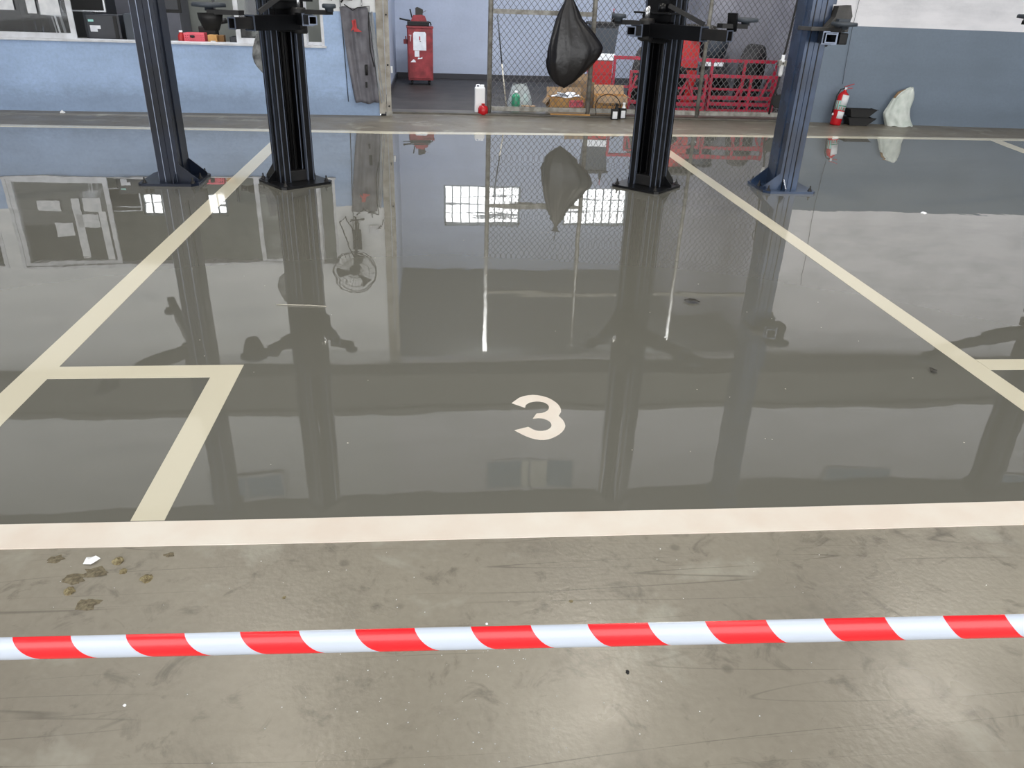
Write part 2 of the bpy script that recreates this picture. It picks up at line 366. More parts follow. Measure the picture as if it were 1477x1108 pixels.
# ------------------------------------------------------------------ walls
AL = atan2(.0506, 1)   # the office wall stands very slightly skew
def wl(x): return 10.735+.0506*x-.02      # its front face y at x
OL = (-.6, 10.70, 0)
b = MB()   # local x = along wall from the door corner, leftwards negative; y 0 front
T = .16
L0 = -12.4; WX0, WX1 = -4.93, -.77   # big opening; local x
SX0, SX1 = -6.2, -5.1
b.box(L0, 0, 0, 0-.12, T, .80)
b.box(SX1, 0, .80, WX0, T, 2.02); b.box(WX1, 0, .80, -.12, T, 2.02)
b.box(L0, 0, .80, SX0, T, 2.02); b.box(SX0, 0, .80, SX1, T, 1.1)
b.box(L0, 0, 2.02, -.12, T, 6.35)
struct('wall_back', b, 'wall_l', loc=OL, rotz=AL)
# middle lintel above the store opening
b = MB(); b.box(-.72, 10.72, 3.55, 5.15, 10.9, 6.35); struct('wall_back', b, 'wall_r')
# right wall
AR = atan2(-.06, 1)
b = MB(); b.box(0, 0, 0, 8.5, .2, 6.35)
struct('wall_back', b, 'wall_r', loc=(5.12, 10.99, 0), rotz=AR)
# beam running across above the openings
b = MB(); b.box(-13, 10.30, 3.62, 14, 10.66, 4.2); b.box(-13, 10.24, 4.16, 14, 10.66, 4.24); b.box(-13, 10.24, 3.58, 14, 10.66, 3.64)
struct('trim_2', b, 'band')
# store room behind the opening
b = MB(); b.box(-.86, 10.87, 0, -.72, 15.85, 3.8); struct('wall_left', b, 'wall_in')
b = MB()
HX = ((.15, 1.72), (2.62, 3.95)); HZ0, HZ1 = 2.03, 2.82
b.box(-.86, 15.7, 0, 4.55, 15.85, HZ0); b.box(-.86, 15.7, HZ1, 4.55, 15.85, 3.8)
b.box(-.86, 15.7, HZ0, .15, 15.85, HZ1); b.box(1.72, 15.7, HZ0, 2.62, 15.85, HZ1); b.box(3.95, 15.7, HZ0, 4.55, 15.85, HZ1)
struct('wall_back', b, 'wall_in')
b = MB(); b.box(4.42, 13.4, 0, 4.55, 15.7, 3.8); b.box(4.42, 13.26, 0, 5.5, 13.4, 3.8)
struct('wall_right', b, 'wall_part')
b = MB(); b.box(5.36, 11.2, 0, 5.5, 13.26, 3.8); struct('wall_right', b, 'wall_part')
b = MB(); b.box(-12.9, 10.95, 3.8, 5.5, 15.9, 3.9); struct('ceiling', b, 'ceil')
b = MB(); b.box(-.72, 15.675, 0, 4.42, 15.70, .09); struct('baseboard_back', b, 'skirt')
b = MB(); b.box(-.72, 10.95, 0, -.70, 15.675, .09); struct('baseboard_left', b, 'skirt')
# office room
b = MB(); wins = ((-5.78, -5.22), (-4.7, -4.15))
b.box(-12.9, 15.7, 0, -.86, 15.85, 2.25); b.box(-12.9, 15.7, 2.68, -.86, 15.85, 3.8)
b.box(-12.9, 15.7, 2.25, -5.78, 15.85, 2.68); b.box(-5.22, 15.7, 2.25, -4.7, 15.85, 2.68); b.box(-4.15, 15.7, 2.25, -.86, 15.85, 2.68)
struct('wall_back', b, 'wall_off')
b = MB(); b.box(-12.9, 10.9, 0, -.86, 15.7, .02); struct('floor', b, 'inner_floor')
b = MB(); b.box(-.88, 10.87, 0, -.86, 15.7, 3.8); struct('wall_left', b, 'wall_off')
b = MB(); b.box(-12.95, 9.9, 0, -12.8, 15.85, 3.8); struct('wall_left', b, 'wall_off')
# main hall shell
b = MB(); b.box(-13.1, -8, 0, -12.95, 10.1, 6.35); struct('wall_left', b, 'wall_r')
b = MB(); b.box(13.6, -8, 0, 13.75, 10.6, 6.35); struct('wall_right', b, 'wall_r')
b = MB(); b.box(-13.1, -8, 6.35, 13.75, -5.9, 6.45); b.box(-13.1, 7.5, 6.35, 13.75, 8.1, 6.45); b.box(-13.1, 8.55, 6.35, 13.75, 11.2, 6.45); b.box(-13.1, 8.1, 6.35, -11, 8.55, 6.45); b.box(12, 8.1, 6.35, 13.75, 8.55, 6.45)  # open slot near the back wall added to brighten its upper part
xs = [-13.1]+[v for q in ROOF for v in q]+[13.75]
for i in range(0, len(xs), 2): b.box(xs[i], -5.9, 6.35, xs[i+1], 7.5, 6.45)
cl = struct('ceiling', b, 'ceil')
for k in range(7):
    y = -6.5+k*2.7; b = MB(); b.box(-12.9, y-.06, 6.17, 13.5, y+.06, 6.35); obj('beam', b, 'band', cl)
b = MB(); b.box(-12.9, 10.36, 6.0, 14, 10.64, 6.34); struct('trim_3', b, 'band')

# windows of the store and the office: bars with daylight beyond
def gridwin(name, x0, x1, z0, z1, y, nx, nz, skip=0):
    b = MB(); r = .022
    b.box(x0, y, z0, x1, y+.06, z0+.04); b.box(x0, y, z1-.04, x1, y+.06, z1); b.box(x0, y, z0, x0+.04, y+.06, z1); b.box(x1-.04, y, z0, x1, y+.06, z1)
    fr = struct(name, b, 'daylight')
    for i in range(1, nx):
        x = x0+(x1-x0)*i/nx; m = MB(); m.box(x-r/2, y+.01, z0, x+r/2, y+.045, z1); obj('bar', m, 'daylight', fr)
    for j in range(1, nz):
        z = z0+(z1-z0)*j/nz; m = MB(); m.box(x0, y+.012, z-r/2, x1, y+.043, z+r/2); obj('bar', m, 'daylight', fr)
    m = MB(); m.box(x0, y+.07, z0, x1, y+.075, z1); obj('pane', m, 'glass', fr)
    return fr
gridwin('window_1', .15, 1.72, HZ0, HZ1, 15.72, 9, 4)
gridwin('window_2', 2.62, 3.95, HZ0, HZ1, 15.72, 8, 3)
gridwin('window_3', -5.78, -5.22, 2.25, 2.68, 15.72, 3, 2)
gridwin('window_4', -4.7, -4.15, 2.25, 2.68, 15.72, 3, 2)

# high small windows in the upper wall (fixed panes with curtains)
def highwin(name, x0, x1, z0, z1, y, curt=0, rz=0):
    b = MB(); t = .035
    b.box(x0-t, y-.03, z0-t, x1+t, y+.0, z0); b.box(x0-t, y-.03, z1, x1+t, y, z1+t); b.box(x0-t, y-.03, z0, x0, y, z1); b.box(x1, y-.03, z0, x1+t, y, z1)
    b.box((x0+x1)/2-.015, y-.03, z0, (x0+x1)/2+.015, y, z1)
    fr = struct(name, b, 'trimw')
    m = MB(); m.box(x0, y-.012, z0, x1, y-.004, z1); obj('pane', m, 'blueglass', fr)
    if curt:
        for c0, c1 in ((.40, .48), (.50, .70)):
            m = MB(); X0 = x0+(x1-x0)*c0; X1 = x0+(x1-x0)*c1
            m.grid(16, 1, lambda u, v: (X0+(X1-X0)*u, y-.024+.008*sin(u*30), z0+(z1-z0)*v)); obj('curtain', m, 'curtain', fr)
highwin('window_5', .8, 2.22, 5.43, 5.93, 10.72, 1)
highwin('window_6', 6.8, 8.4, 6.0-.22, 6.28, 10.83)
highwin('window_7', 9.9, 11.0, 5.85, 6.28, 10.60)
highwin('window_8', -3.6, -2.5, 5.48, 5.86, 10.50)

# office counter window: sill, frame, sliding sashes
wf = MB(); wf.box(WX0-.02, -.03, .80, WX1+.02, T+.03, .825, .004)
sill = struct('window_9', wf, 'trimw', loc=OL, rotz=AL)
def part_l(name, m, mt, parent=None): return obj(name, m, mt, sill if parent is None else parent)
m = MB(); m.box(WX0, .0, 1.985, WX1, .14, 2.02); m.box(WX0, 0, .825, WX0+.04, .14, 1.985); m.box(WX1-.035, 0, .825, WX1, .14, 1.985); part_l('window_frame', m, 'trimw')
def sash(x0, x1, y, st=.055, bot=.06):
    m = MB(); z0, z1 = .826, 1.98
    m.box(x0, y, z0, x1, y+.03, z0+bot); m.box(x0, y, z1-.04, x1, y+.03, z1); m.box(x0, y, z0+bot, x0+st, y+.03, z1-.04); m.box(x1-st, y, z0+bot, x1, y+.03, z1-.04)
    f = part_l('sash', m, 'trimw')
    g = MB(); g.box(x0+st, y+.012, z0+bot, x1-st, y+.017, z1-.04); obj('pane', g, 'glass', f)
    return f
s1 = sash(WX0+.04, -3.68, .02); s2 = sash(-1.83, -.985, .02)
m = MB(); m.box(-1.0, .075, .826, -.97, .10, 1.98); m.box(-.97, .075, .826, WX1-.035, .10, .86); part_l('window_rail', m, 'trimw')
for (x0, x1, z0, z1, rr) in ((-4.16, -4.06, 1.09, 1.9, .0), (-4.02, -3.80, 1.08, 1.26, .05), (-4.42, -4.2, 1.38, 1.6, 0), (-4.14, -3.86, 1.31, 1.48, 0), (-3.85, -3.76, 1.25, 1.93, 0), (-4.58, -4.30, 1.12, 1.28, 0)):
    m = MB(); m.box(x0, .010, z0, x1, .0115, z1); o = obj('notice', m, 'paper', s1)
# small second counter window further left
m = MB(); x0, x1 = SX0, SX1
m.box(x0, -.01, 1.1, x1, .12, 1.14); m.box(x0, -.01, 1.98, x1, .12, 2.02); m.box(x0, -.01, 1.14, x0+.05, .12, 1.98); m.box(x1-.05, -.01, 1.14, x1, .12, 1.98)
w10 = struct('window_10', m, 'trimw', loc=OL, rotz=AL); m = MB(); m.box(x0+.05, .05, 1.14, x1-.05, .055, 1.98); obj('pane', m, 'glass', w10)

# door frame post at the corner of the opening
m = MB(); m.box(-.125, -.03, .03, -.055, .14, 3.56); m.box(-.055, -.015, .05, -.035, .1, 3.56)
d1 = struct('door_1', m, 'beige', loc=OL, rotz=AL)
m = MB(); m.box(-.03, .0, .04, .03, .05, 3.56); m.box(-.03, -.004, .04, -.018, .0, 3.56); obj('door_jamb', m, 'beige', d1)
m = MB(); m.box(-.04, -.02, .0, .04, .07, .055); obj('foot_bracket', m, 'galv', d1)
for z in (1.2, .62, .12):
    m = MB(); m.tube([(.0, -.012, z), (.0, .0, z)], .012, 8); obj('bolt', m, 'rubber', d1)
m = MB(); m.box(.035, .05, .52, .06, .1, .6, .006); obj('latch', m, 'white', d1)
# thin conduit grooves on the walls
def onwall(x, z): # office wall local
    return (x, -.012, z)
m = MB(); m.tube([onwall(-.56, 1.6), onwall(-.545, 1.15), onwall(-.53, .6), onwall(-.52, .17)], .005, 6)
tag(obj('cable', m, 'slate', None, OL, AL), 'thin grey cable running down the blue wall beside the hanging work trousers', 'cable')
m = MB(); m.tube([(5.64, 10.93, 2.4), (5.60, 10.935, 1.2), (5.615, 10.935, .75), (5.63, 10.935, .52)], .003, 6)
solid('cable', m, 'slate', 'thin dark cable hanging down the wall above the fire extinguisher', 'cable')

# ------------------------------------------------------------------ ceiling lamps (outside the frame, their glow lies on the dull floor)
for i, (x, y) in enumerate(((1.8, 6.15), (5.8, 6.1), (-1.9, 6.1))):
    t = thing('ceiling_lamp', ['round metal bay lamp over the middle bay', 'round metal bay lamp over the right bay', 'round metal bay lamp over the left bay'][i], 'lamp', (x, y, 5.62))
    m = MB(); m.lathe([(.06, .4), (.07, .38), (.09, .25), (.24, .06), (.26, 0), (.25, 0), (.22, .05), (.08, .22)], 24); obj('lamp_shade', m, 'steel', t)
    m = MB(); m.lathe([(0, .02), (.1, .03), (.2, .05), (.2, .06), (0, .07)], 20); obj('bulb', m, 'lamp', t)
    m = MB(); m.tube([(0, 0, .38), (0, 0, .73)], .01, 6); obj('hanger', m, 'galv', t)

for i, (x, lab) in enumerate(((.8, 'added fill tube hidden behind the store lintel, left'), (3.3, 'added fill tube hidden behind the store lintel, right'), (-3.0, 'added fill tube hidden inside the office window'))):  # unseen fill tubes added to brighten the store room and office
    t = thing('added_fill_tube', lab, 'lamp', (x, 11.12, 3.72))
    m = MB(); m.box(-.65, -.05, 0, .65, .05, .06, .008); obj('fill_housing', m, 'trimw', t)
    m = MB(); m.tube([(-.6, 0, -.02), (.6, 0, -.02)], .016, 8); obj('tube', m, 'fillglow', t)
    lo = area('fill_light', (0, .02, -.05), (R(-25) if 0 else R(25), 0, 0), 1.2, .1, (105, 105, 90)[i], (.93, .96, 1)); lo.parent = t

# ------------------------------------------------------------------ chain link gate
t = thing('chain_link_gate', 'galvanised pipe gate filled with chain link mesh across the storeroom opening', 'gate', (.73, 11.08, 0))
ST = (0, 1.37, 2.93, 4.36)
for i, x in enumerate(ST):
    m = MB(); m.tube([(x+.0, 0, .022), (x, 0, 3.55)], .032 if i < 2 else .028, 10); obj('post', m, 'galv', t)
for z, x0, x1 in ((.075, 0, 1.37), (.075, 1.37, 2.93), (.075, 2.93, 4.36), (2.62, 0, 1.37), (2.62, 1.37, 2.93), (2.62, 2.93, 4.36), (1.275, 0, 1.37)):
    m = MB(); m.bar((x0+.03, 0, z), (x1-.03, 0, z), .045, .055); obj('rail', m, 'galv', t)
def chain(x0, x1, z0, z1, dx=.078, dz=.094, r=.003):
    m = MB(); W = x1-x0; Hh = z1-z0; k = dz/dx
    n = int((W+Hh/k)/dx)+2
    for sgn in (1, -1):
        for i in range(-1, n):
            c = x0+i*dx-(Hh/k if sgn > 0 else 0)
            # line x = c + s*(z-z0)/k
            a = [c, z0]; d = (1 if sgn > 0 else -1)
            if sgn < 0: a[0] = x1-i*dx+Hh/k
            pts = []
            xa, xb = a[0], a[0]+d*Hh/k
            za, zb = z0, z1
            def clip(xa, za, xb, zb):
                for lim, up_ in ((x0, 0), (x1, 1)):
                    fa = (xa-lim)*(1 if up_ else -1); fb = (xb-lim)*(1 if up_ else -1)
                    if fa > 0 and fb > 0: return None
                    if fa > 0: tt = fa/(fa-fb); xa, za = xa+(xb-xa)*tt, za+(zb-za)*tt
                    if fb > 0: tt = fb/(fb-fa); xb, zb = xb+(xa-xb)*tt, zb+(za-zb)*tt
                return xa, za, xb, zb
            q = clip(xa, za, xb, zb)
            if not q: continue
            y = .003*d
            m.bar((q[0], y, q[1]), (q[2], y, q[3]), r*2, r*2)
    return m
m = MB()
for i in range(3):
    c = chain(ST[i]+.03, ST[i+1]-.03, .1, 3.5)
    m.add(c.v, c.f)
tag(obj('chain_link_mesh', m, 'wire', t), kind='stuff')

# ------------------------------------------------------------------ two post lift columns
def lift_column(label, loc, rotz, main='black', hi='steel_edge', flip=1, motor=False, dz=0):
    t = thing('lift_column', label, 'vehicle lift', loc, rotz, 'columns of the two-post car lifts')
    W, D, H = .29, .17, 3.32; a = .012
    m = MB()
    # folded C section, open towards +x, with ribs pressed in the lips
    sec = [(-D/2, -W/2), (D/2, -W/2), (D/2, -W/2+.055), (D/2-a, -W/2+.055), (D/2-a, -W/2+a), (-D/2+a, -W/2+a),
           (-D/2+a, W/2-a), (D/2-a, W/2-a), (D/2-a, W/2-.055), (D/2, W/2-.055), (D/2, W/2), (-D/2, W/2)]
    m.prism(sec, .015, H); obj('column', m, main, t)
    for s in (-1, 1):  # pale strips put the edge highlights into the colour
        m = MB(); m.box(D/2, s*(W/2-.012)-.004, .02, D/2+.005, s*(W/2-.012)+.004, H); obj('column_edge', m, hi, t)
        m = MB(); m.box(D/2-.03, s*(W/2-.062)-.005, .02, D/2+.003, s*(W/2-.062)+.003, H); obj('column_edge', m, hi, t)
        for xx, mm in ((-.055, hi), (-.005, main), (.035, hi)):
            m = MB(); m.box(xx-.003, s*(W/2+.003)-.003, .02, xx+.003, s*(W/2+.003)+.003, H); obj('web_rib', m, mm, t)
        m = MB(); m.box(-.005, s*.052-.003, .03, .055, s*.052+.003, H); obj('inner_rail', m, main, t)
        if s > 0:
            m = MB(); m.box(.055, s*.052-.003, .03, .058, s*.052+.003, H); obj('inner_rail_edge', m, hi, t)
    m = MB(); m.box(-D/2-.008, -.05, .02, -D/2, .05, H); obj('back_rib', m, main, t)
    m = MB(); m.box(.03, -.004, .03, .04, .004, H); obj('inner_rail', m, main, t)
    m = MB(); m.tube([(-.01, .015, .05), (-.01, .015, 2.2)], .03, 12); c = obj('hydraulic_cylinder', m, 'greydark', t)
    m = MB(); m.tube([(-.01, .015, 2.2), (-.01, .015, 2.9)], .016, 10); obj('piston_rod', m, 'steel', t)
    m = MB(); m.tube([(.02, -.055, .06), (.02, -.055, 3.2)], .006, 6); obj('lift_cable', m, 'steel_edge', t)
    m = MB(); m.tube([(.03, .075, .06), (.03, .075, 3.2)], .006, 6); obj('lift_cable', m, 'greydark', t)
    P = .235
    m = MB(); m.prism([(-P, -P+.05), (-P+.05, -P), (P-.03, -P), (P, -P+.03), (P, P-.03), (P-.03, P), (-P+.05, P), (-P, P-.05)], .002, .022); pl = obj('base_plate', m, main, t)
    for x, y in ((-.19, -.19), (-.19, .19), (.19, -.19), (.19, .19), (-.2, 0)):
        q = MB(); q.lathe([(.022, .022), (.022, .025), (.014, .026), (.014, .04), (.006, .042), (.006, .065), (0, .067)], 8, (x, y, 0)); obj('anchor_bolt', q, 'greydark', t)
    for y in (-W/2+.006, W/2-.006):   # gussets at the back
        m = MB(); m.prism([(-D/2, .02), (-D/2-.135, .02), (-D/2-.135, .045), (-D/2, .16)], y-.005, y+.005, lambda x, z, yy: (x, yy, z)); obj('gusset', m, main, t)
    for s in (-1, 1):
        m = MB(); m.prism([(W/2*s, .02), (s*(W/2+.075), .02), (s*(W/2+.075), .04), (s*W/2, .11)], -.05, -.04, lambda y, z, x: (x, y, z)); obj('gusset', m, main, t)
    m = MB(); m.box(-.06, -.10, .022, .07, .10, .11, .006); obj('pulley_block', m, 'greydark', t)
    # head box
    m = MB(); m.box(-D/2-.03, -W/2-.03, H, D/2+.03, W/2+.03, H+.1, .008); obj('head_box', m, main, t)
    if motor:
        m = MB(); m.box(-.20, -.09, 1.9, -D/2, .09, 2.2, .01); pk = obj('power_pack', m, 'greydark', t)
        m = MB(); m.lathe([(0, 0), (.07, 0), (.075, .02), (.075, .2), (.06, .23), (0, .23)], 16, (-.15, 0, 2.2)); obj('motor', m, 'slate', pk)
    # carriage
    m = MB(); m.box(-.03, -.075, 1.17+dz, D/2+.02, .075, 1.8+dz, .006); m.box(D/2+.004, -.13, 1.20+dz, D/2+.06, .13, 1.26+dz); m.box(D/2+.004, -.13, 1.33+dz, D/2+.06, .13, 1.39+dz); m.box(D/2+.004, -.12, 1.5+dz, D/2+.04, .12, 1.75+dz)
    m.box(D/2, -.09, 1.18+dz, D/2+.03, .09, 1.6+dz)
    obj('carriage', m, main, t)
    return t
def arm(t, a, b, ext, z, w=.085, h=.1, pad=True, lug=True, padoff=(0, 0), padr=.065, pz=None):
    """arm in the column's own frame: outer tube a->b, inner extension, pad"""
    a = Vector((*a, z)); b = Vector((*b, z)); d = (b-a).normalized(); u = d.cross(Vector((0, 0, 1))).normalized(); up_ = Vector((0, 0, 1))
    def hollow(p, q, w, h, th=.007):
        m = MB()
        c = [(-1, -1), (1, -1), (1, 1), (-1, 1)]
        vs = [P+u*i*(w/2-o)+up_*j*(h/2-o) for P in (p, q) for o in (0, th) for i, j in c]
        fs = []
        for k in range(4):
            n = (k+1) % 4
            fs += [(k, n, 8+n, 8+k), (4+n, 4+k, 12+k, 12+n), (k, 4+k, 4+n, n), (8+k, 8+n, 12+n, 12+k)]
        return m.add(vs, fs)
    o = obj('swing_arm', hollow(a, b, w, h), 'black', t)
    m = MB(); m.add(*(lambda q: (q.v, q.f))(hollow(b-d*.004, b+d*.003, w+.006, h+.006, .010))); obj('arm_collar', m, 'steel_edge', o)
    e = b+d*ext
    x = obj('arm_extension', hollow(b-d*.15, e, w*.76, h*.74), 'greydark' if ext > .05 else 'black', o)
    m = MB(); m.add(*(lambda q: (q.v, q.f))(hollow(e-d*.003, e+d*.002, w*.8, h*.78, .008))); obj('extension_rim', m, 'steel_edge', o)
    m = MB(); m.lathe([(0, z+h/2+.035), (.05, z+h/2+.035), (.055, z+h/2+.02), (.055, z-h/2-.02), (.05, z-h/2-.03), (0, z-h/2-.03)], 16, (a.x, a.y, 0)); obj('arm_pivot', m, 'greydark', o)
    m = MB(); m.tube([(a.x, a.y, z+h/2+.03), (a.x, a.y, z+h/2+.12)], .014, 8); obj('lock_pin', m, 'steel', o)
    if pad:
        c = e+Vector((*padoff, 0)); zz = pz or (z+h/2)
        m = MB(); m.bar((e.x-d.x*.1, e.y-d.y*.1, zz+.014), (c.x, c.y, zz+.014), .10, .030)
        obj('pad_bracket', m, 'greydark', o)
        m = MB(); m.lathe([(0, 0), (.03, 0), (.03, .02), (padr, .025), (padr, .045), (padr-.008, .052), (padr-.02, .05), (0, .046)], 20, (c.x, c.y, zz+.02)); obj('lift_pad', m, 'slate', o)
    return o
from math import degrees
def local(t, x, y):
    c = t.location; rz = t.rotation_euler.z; dx, dy = x-c.x, y-c.y
    return (dx*cos(rz)+dy*sin(rz), -dx*sin(rz)+dy*cos(rz))
def lvec(t, x, y):
    rz = t.rotation_euler.z; return (x*cos(rz)+y*sin(rz), -x*sin(rz)+y*cos(rz))

P2 = lift_column('black ribbed steel lift column standing left of centre, front left of the numbered bay', (-1.195, 6.74, 0), R(-52))
P3 = lift_column('black ribbed steel lift column right of centre in front of the chain link gate', (1.865, 6.76, 0), R(-134))
P1 = lift_column('dark lift column at the far left of the photo, left of the cream bay line', (-2.17, 6.74, 0), R(180), 'nightblue', 'steel_edge', dz=.3)
P4 = lift_column('blue-black flat-faced lift column on the right, near the fire extinguisher', (3.10, 6.76, 0), R(0), 'blueblack', 'black')
P5 = lift_column('lift column beyond the right edge of the photo, seen only mirrored in the floor', (6.15, 6.75, 0), R(180), 'black')
arm(P2, local(P2, -1.02, 6.58), local(P2, -1.30, 6.15), .17, 1.245, pad=True, padoff=lvec(P2, -.17, .12), padr=.115)
m = MB(); q_ = local(P2, -1.565, 6.14); m.lathe([(0, 1.19), (.05, 1.19), (.08, 1.26), (.085, 1.30), (0, 1.30)], 20, (q_[0], q_[1], 0)); obj('pad_cone', m, 'greydark', P2)
arm(P2, local(P2, -1.02, 6.57), local(P2, -.93, 6.38), .12, 1.27, w=.08, h=.08, pad=True, padoff=lvec(P2, .12, .02), padr=.05)
arm(P3, local(P3, 1.68, 6.60), local(P3, 2.0, 6.13), .23, 1.27, padoff=lvec(P3, .14, .10), padr=.09)
m = MB(); q_ = local(P3, 2.16, 6.0); m.bar((q_[0], q_[1], 1.30), (q_[0]+.02, q_[1], 1.42), .07, .02); obj('end_lug', m, 'black', P3)
arm(P3, local(P3, 1.66, 6.57), local(P3, 1.55, 6.40), .12, 1.27, w=.09, h=.085, padoff=lvec(P3, -.10, .02), padr=.055)
arm(P4, local(P4, 3.19, 6.70), local(P4, 3.11, 6.40), .05, 1.262, w=.11, h=.09, padoff=lvec(P4, .10, .03), padr=.10)
m = MB(); m.box(.10, -.34, 1.215, .17, -.2, 1.30, .01); obj('arm_block', m, 'greydark', P4)
arm(P4, local(P4, 3.22, 6.83), local(P4, 3.42, 7.5), .5, 1.265, padoff=(0, .05))
arm(P1, local(P1, -2.28, 6.66), local(P1, -2.6, 6.3), .3, 1.54, padoff=lvec(P1, -.05, 0))
arm(P1, local(P1, -2.28, 6.83), local(P1, -2.6, 7.5), .5, 1.54, padoff=(0, .05))
arm(P5, local(P5, 6.04, 6.68), local(P5, 5.3, 6.42), .66, 1.36, padoff=lvec(P5, -.1, .0), padr=.08)
# flat plate and lug on the lift column by the wall
m = MB(); m.box(-.10, -.24, 1.305, .21, .02, 1.335, .004); m.prism([(.03, 1.335), (.21, 1.335), (.23, 1.42), (.20, 1.50), (.10, 1.49), (.09, 1.41)], -.22, -.13, lambda x, z, y: (x, y, z)); obj('lug_plate', m, 'lugsteel', P4)
m = MB(); m.prism([(.30, 1.30), (.37, 1.30), (.42, 1.42), (.34, 1.42)], -.1, -.06, lambda x, z, y: (x, y, z)); 
m = MB(); m.bar(local(P3, 1.80, 6.45)+(1.45,), local(P3, 2.05, 6.32)+(1.33,), .05, .03); obj('arm_stay', m, 'greydark', P3)
m = MB(); m.bar(local(P2, -1.05, 6.45)+(1.47,), local(P2, -1.27, 6.35)+(1.31,), .05, .03); obj('arm_stay', m, 'greydark', P2)
m = MB(); m.box(.10, -.27, 1.33, .2, -.16, 1.40, .008); obj('lift_pad', m, 'slate', P4)
# stop plates on top of carriages
for P in (P2, P3):
    m = MB(); m.box(.03, -.16, 1.385, .24, .16, 1.40, .003); m.tube([(.16, .05, 1.40), (.16, .05, 1.46)], .03, 14); obj('carriage_plate', m, 'black', P)
# coiled cable on the back of the left column
t = thing('hanging_rag', 'crumpled grey rag hanging behind the left ribbed lift column', 'rag', (-1.39, 6.86, .83))
m = MB(); m.grid(24, 16, lambda u, v: ((.02+.065*sin(pi*v**.7))*cos(2*pi*u)*(1+.2*sin(6*pi*u+7*v))+.05*(1-v), (.015+.035*sin(pi*v))*sin(2*pi*u)*(1+.2*cos(10*pi*u)), .30*v+.012*sin(6*pi*u)), True, True); obj('cloth', m, 'rag', t)
m = MB(); m.tube([(.0, 0, .29), (.04, -.0, .33), (.09, -.02, .36)], .006, 6); obj('string', m, 'rubber', t)

# ------------------------------------------------------------------ store room contents
# red tool cabinet
t = thing('tool_cabinet', 'tall narrow red tool cabinet on castors with paper stuck on its front', 'cabinet', (-.255, 14.62, 0), R(3))
m = MB(); m.box(-.215, -.2, .08, .215, .2, .90, .008); cb = obj('cabinet_body', m, 'red', t)
m = MB(); m.box(-.195, -.214, .11, .195, -.2, .84, .004); obj('door', m, 'red', t)
m = MB(); m.box(-.225, -.21, .90, .225, .21, .935, .006); obj('top_tray', m, 'red', t)
for x in (-.15, .15):
    for y in (-.14, .14):
        m = MB(); m.lathe([(0, -.015), (.032, -.015), (.038, -.008), (.038, .008), (.032, .015), (0, .015)], 14, (x, y, .04), 'x'); m.box(x-.02, y-.02, .05, x+.02, y+.02, .08); obj('castor', m, 'greydark', t)
def card(x0, x1, z0, z1, y, mt='paper', nm='paper', par=None):
    m = MB(); m.box(x0, y-.002, z0, x1, y, z1); return obj(nm, m, mt, par)
m = MB(); r0 = [(-.12, .56), (.10, .56), (.10, .82), (.08, .85), (-.10, .85), (-.12, .82)]
m.prism(r0, -.217, -.215, lambda x, z, y: (x, y, z)); obj('paper_notice', m, 'paper', t)
card(-.1, -.02, .46, .555, -.215, par=t); card(-.02, .0, .72, .78, -.218, 'print_red', 'print_mark', t); card(-.01, .01, .70, .71, -.218, 'print_dark', 'print_mark', t)
m = MB(); m.prism([(-.175, .37), (-.08, .37), (-.09, .40), (-.12, .42)], -.217, -.215, lambda x, z, y: (x, y, z)); obj('torn_sticker', m, 'paper', t)
m = MB(); m.prism([(-.05, .42), (.03, .43), (.03, .46), (0, .44), (-.04, .45)], -.217, -.215, lambda x, z, y: (x, y, z)); obj('torn_sticker', m, 'paper', t)
m = MB(); m.prism([(-.19, .80), (-.15, .80), (-.165, .70), (-.172, .70), (-.162, .79), (-.19, .79)], -.217, -.215, lambda x, z, y: (x, y, z)); obj('number_mark', m, 'paper', t)
m = MB(); m.box(-.28, -.1, .65, -.215, .05, .72, .006); m.box(-.25, -.06, .72, -.23, .0, .77); obj('side_bracket', m, 'red', t)
# grinder / tools heaped on the cabinet
t = thing('bench_tool', 'dark machine tool with handles lying on top of the red cabinet', 'tool', (-.26, 14.6, .938))
m = MB(); m.box(-.2, -.12, 0, .17, .12, .07, .012); obj('tool_base', m, 'greydark', t)
m = MB(); m.prism([(-.14, .07), (.13, .07), (.1, .15), (.04, .17), (-.1, .16)], -.08, .08, lambda x, z, y: (x, y, z)); obj('tool_body', m, 'red', t)
m = MB(); m.prism([(-.06, .16), (.06, .16), (.07, .25), (-.03, .29), (-.06, .27)], -.05, .05, lambda x, z, y: (x, y, z)); obj('tool_head', m, 'leaf', t)
m = MB(); m.tube([(-.15, 0, .07), (-.33, -.02, .10)], .014, 8); obj('handle', m, 'rubber', t)
m = MB(); m.tube([(-.12, 0, .12), (-.15, -.02, .25)], .012, 8); obj('handle', m, 'rubber', t)
m = MB(); m.tube([(.04, 0, .20), (.12, -.02, .235)], .006, 8); obj('handle', m, 'steel', t)
m = MB(); m.tube([(.14, 0, .07), (.19, 0, .05), (.20, -.05, .02)], .012, 8); obj('cord', m, 'rubber', t)

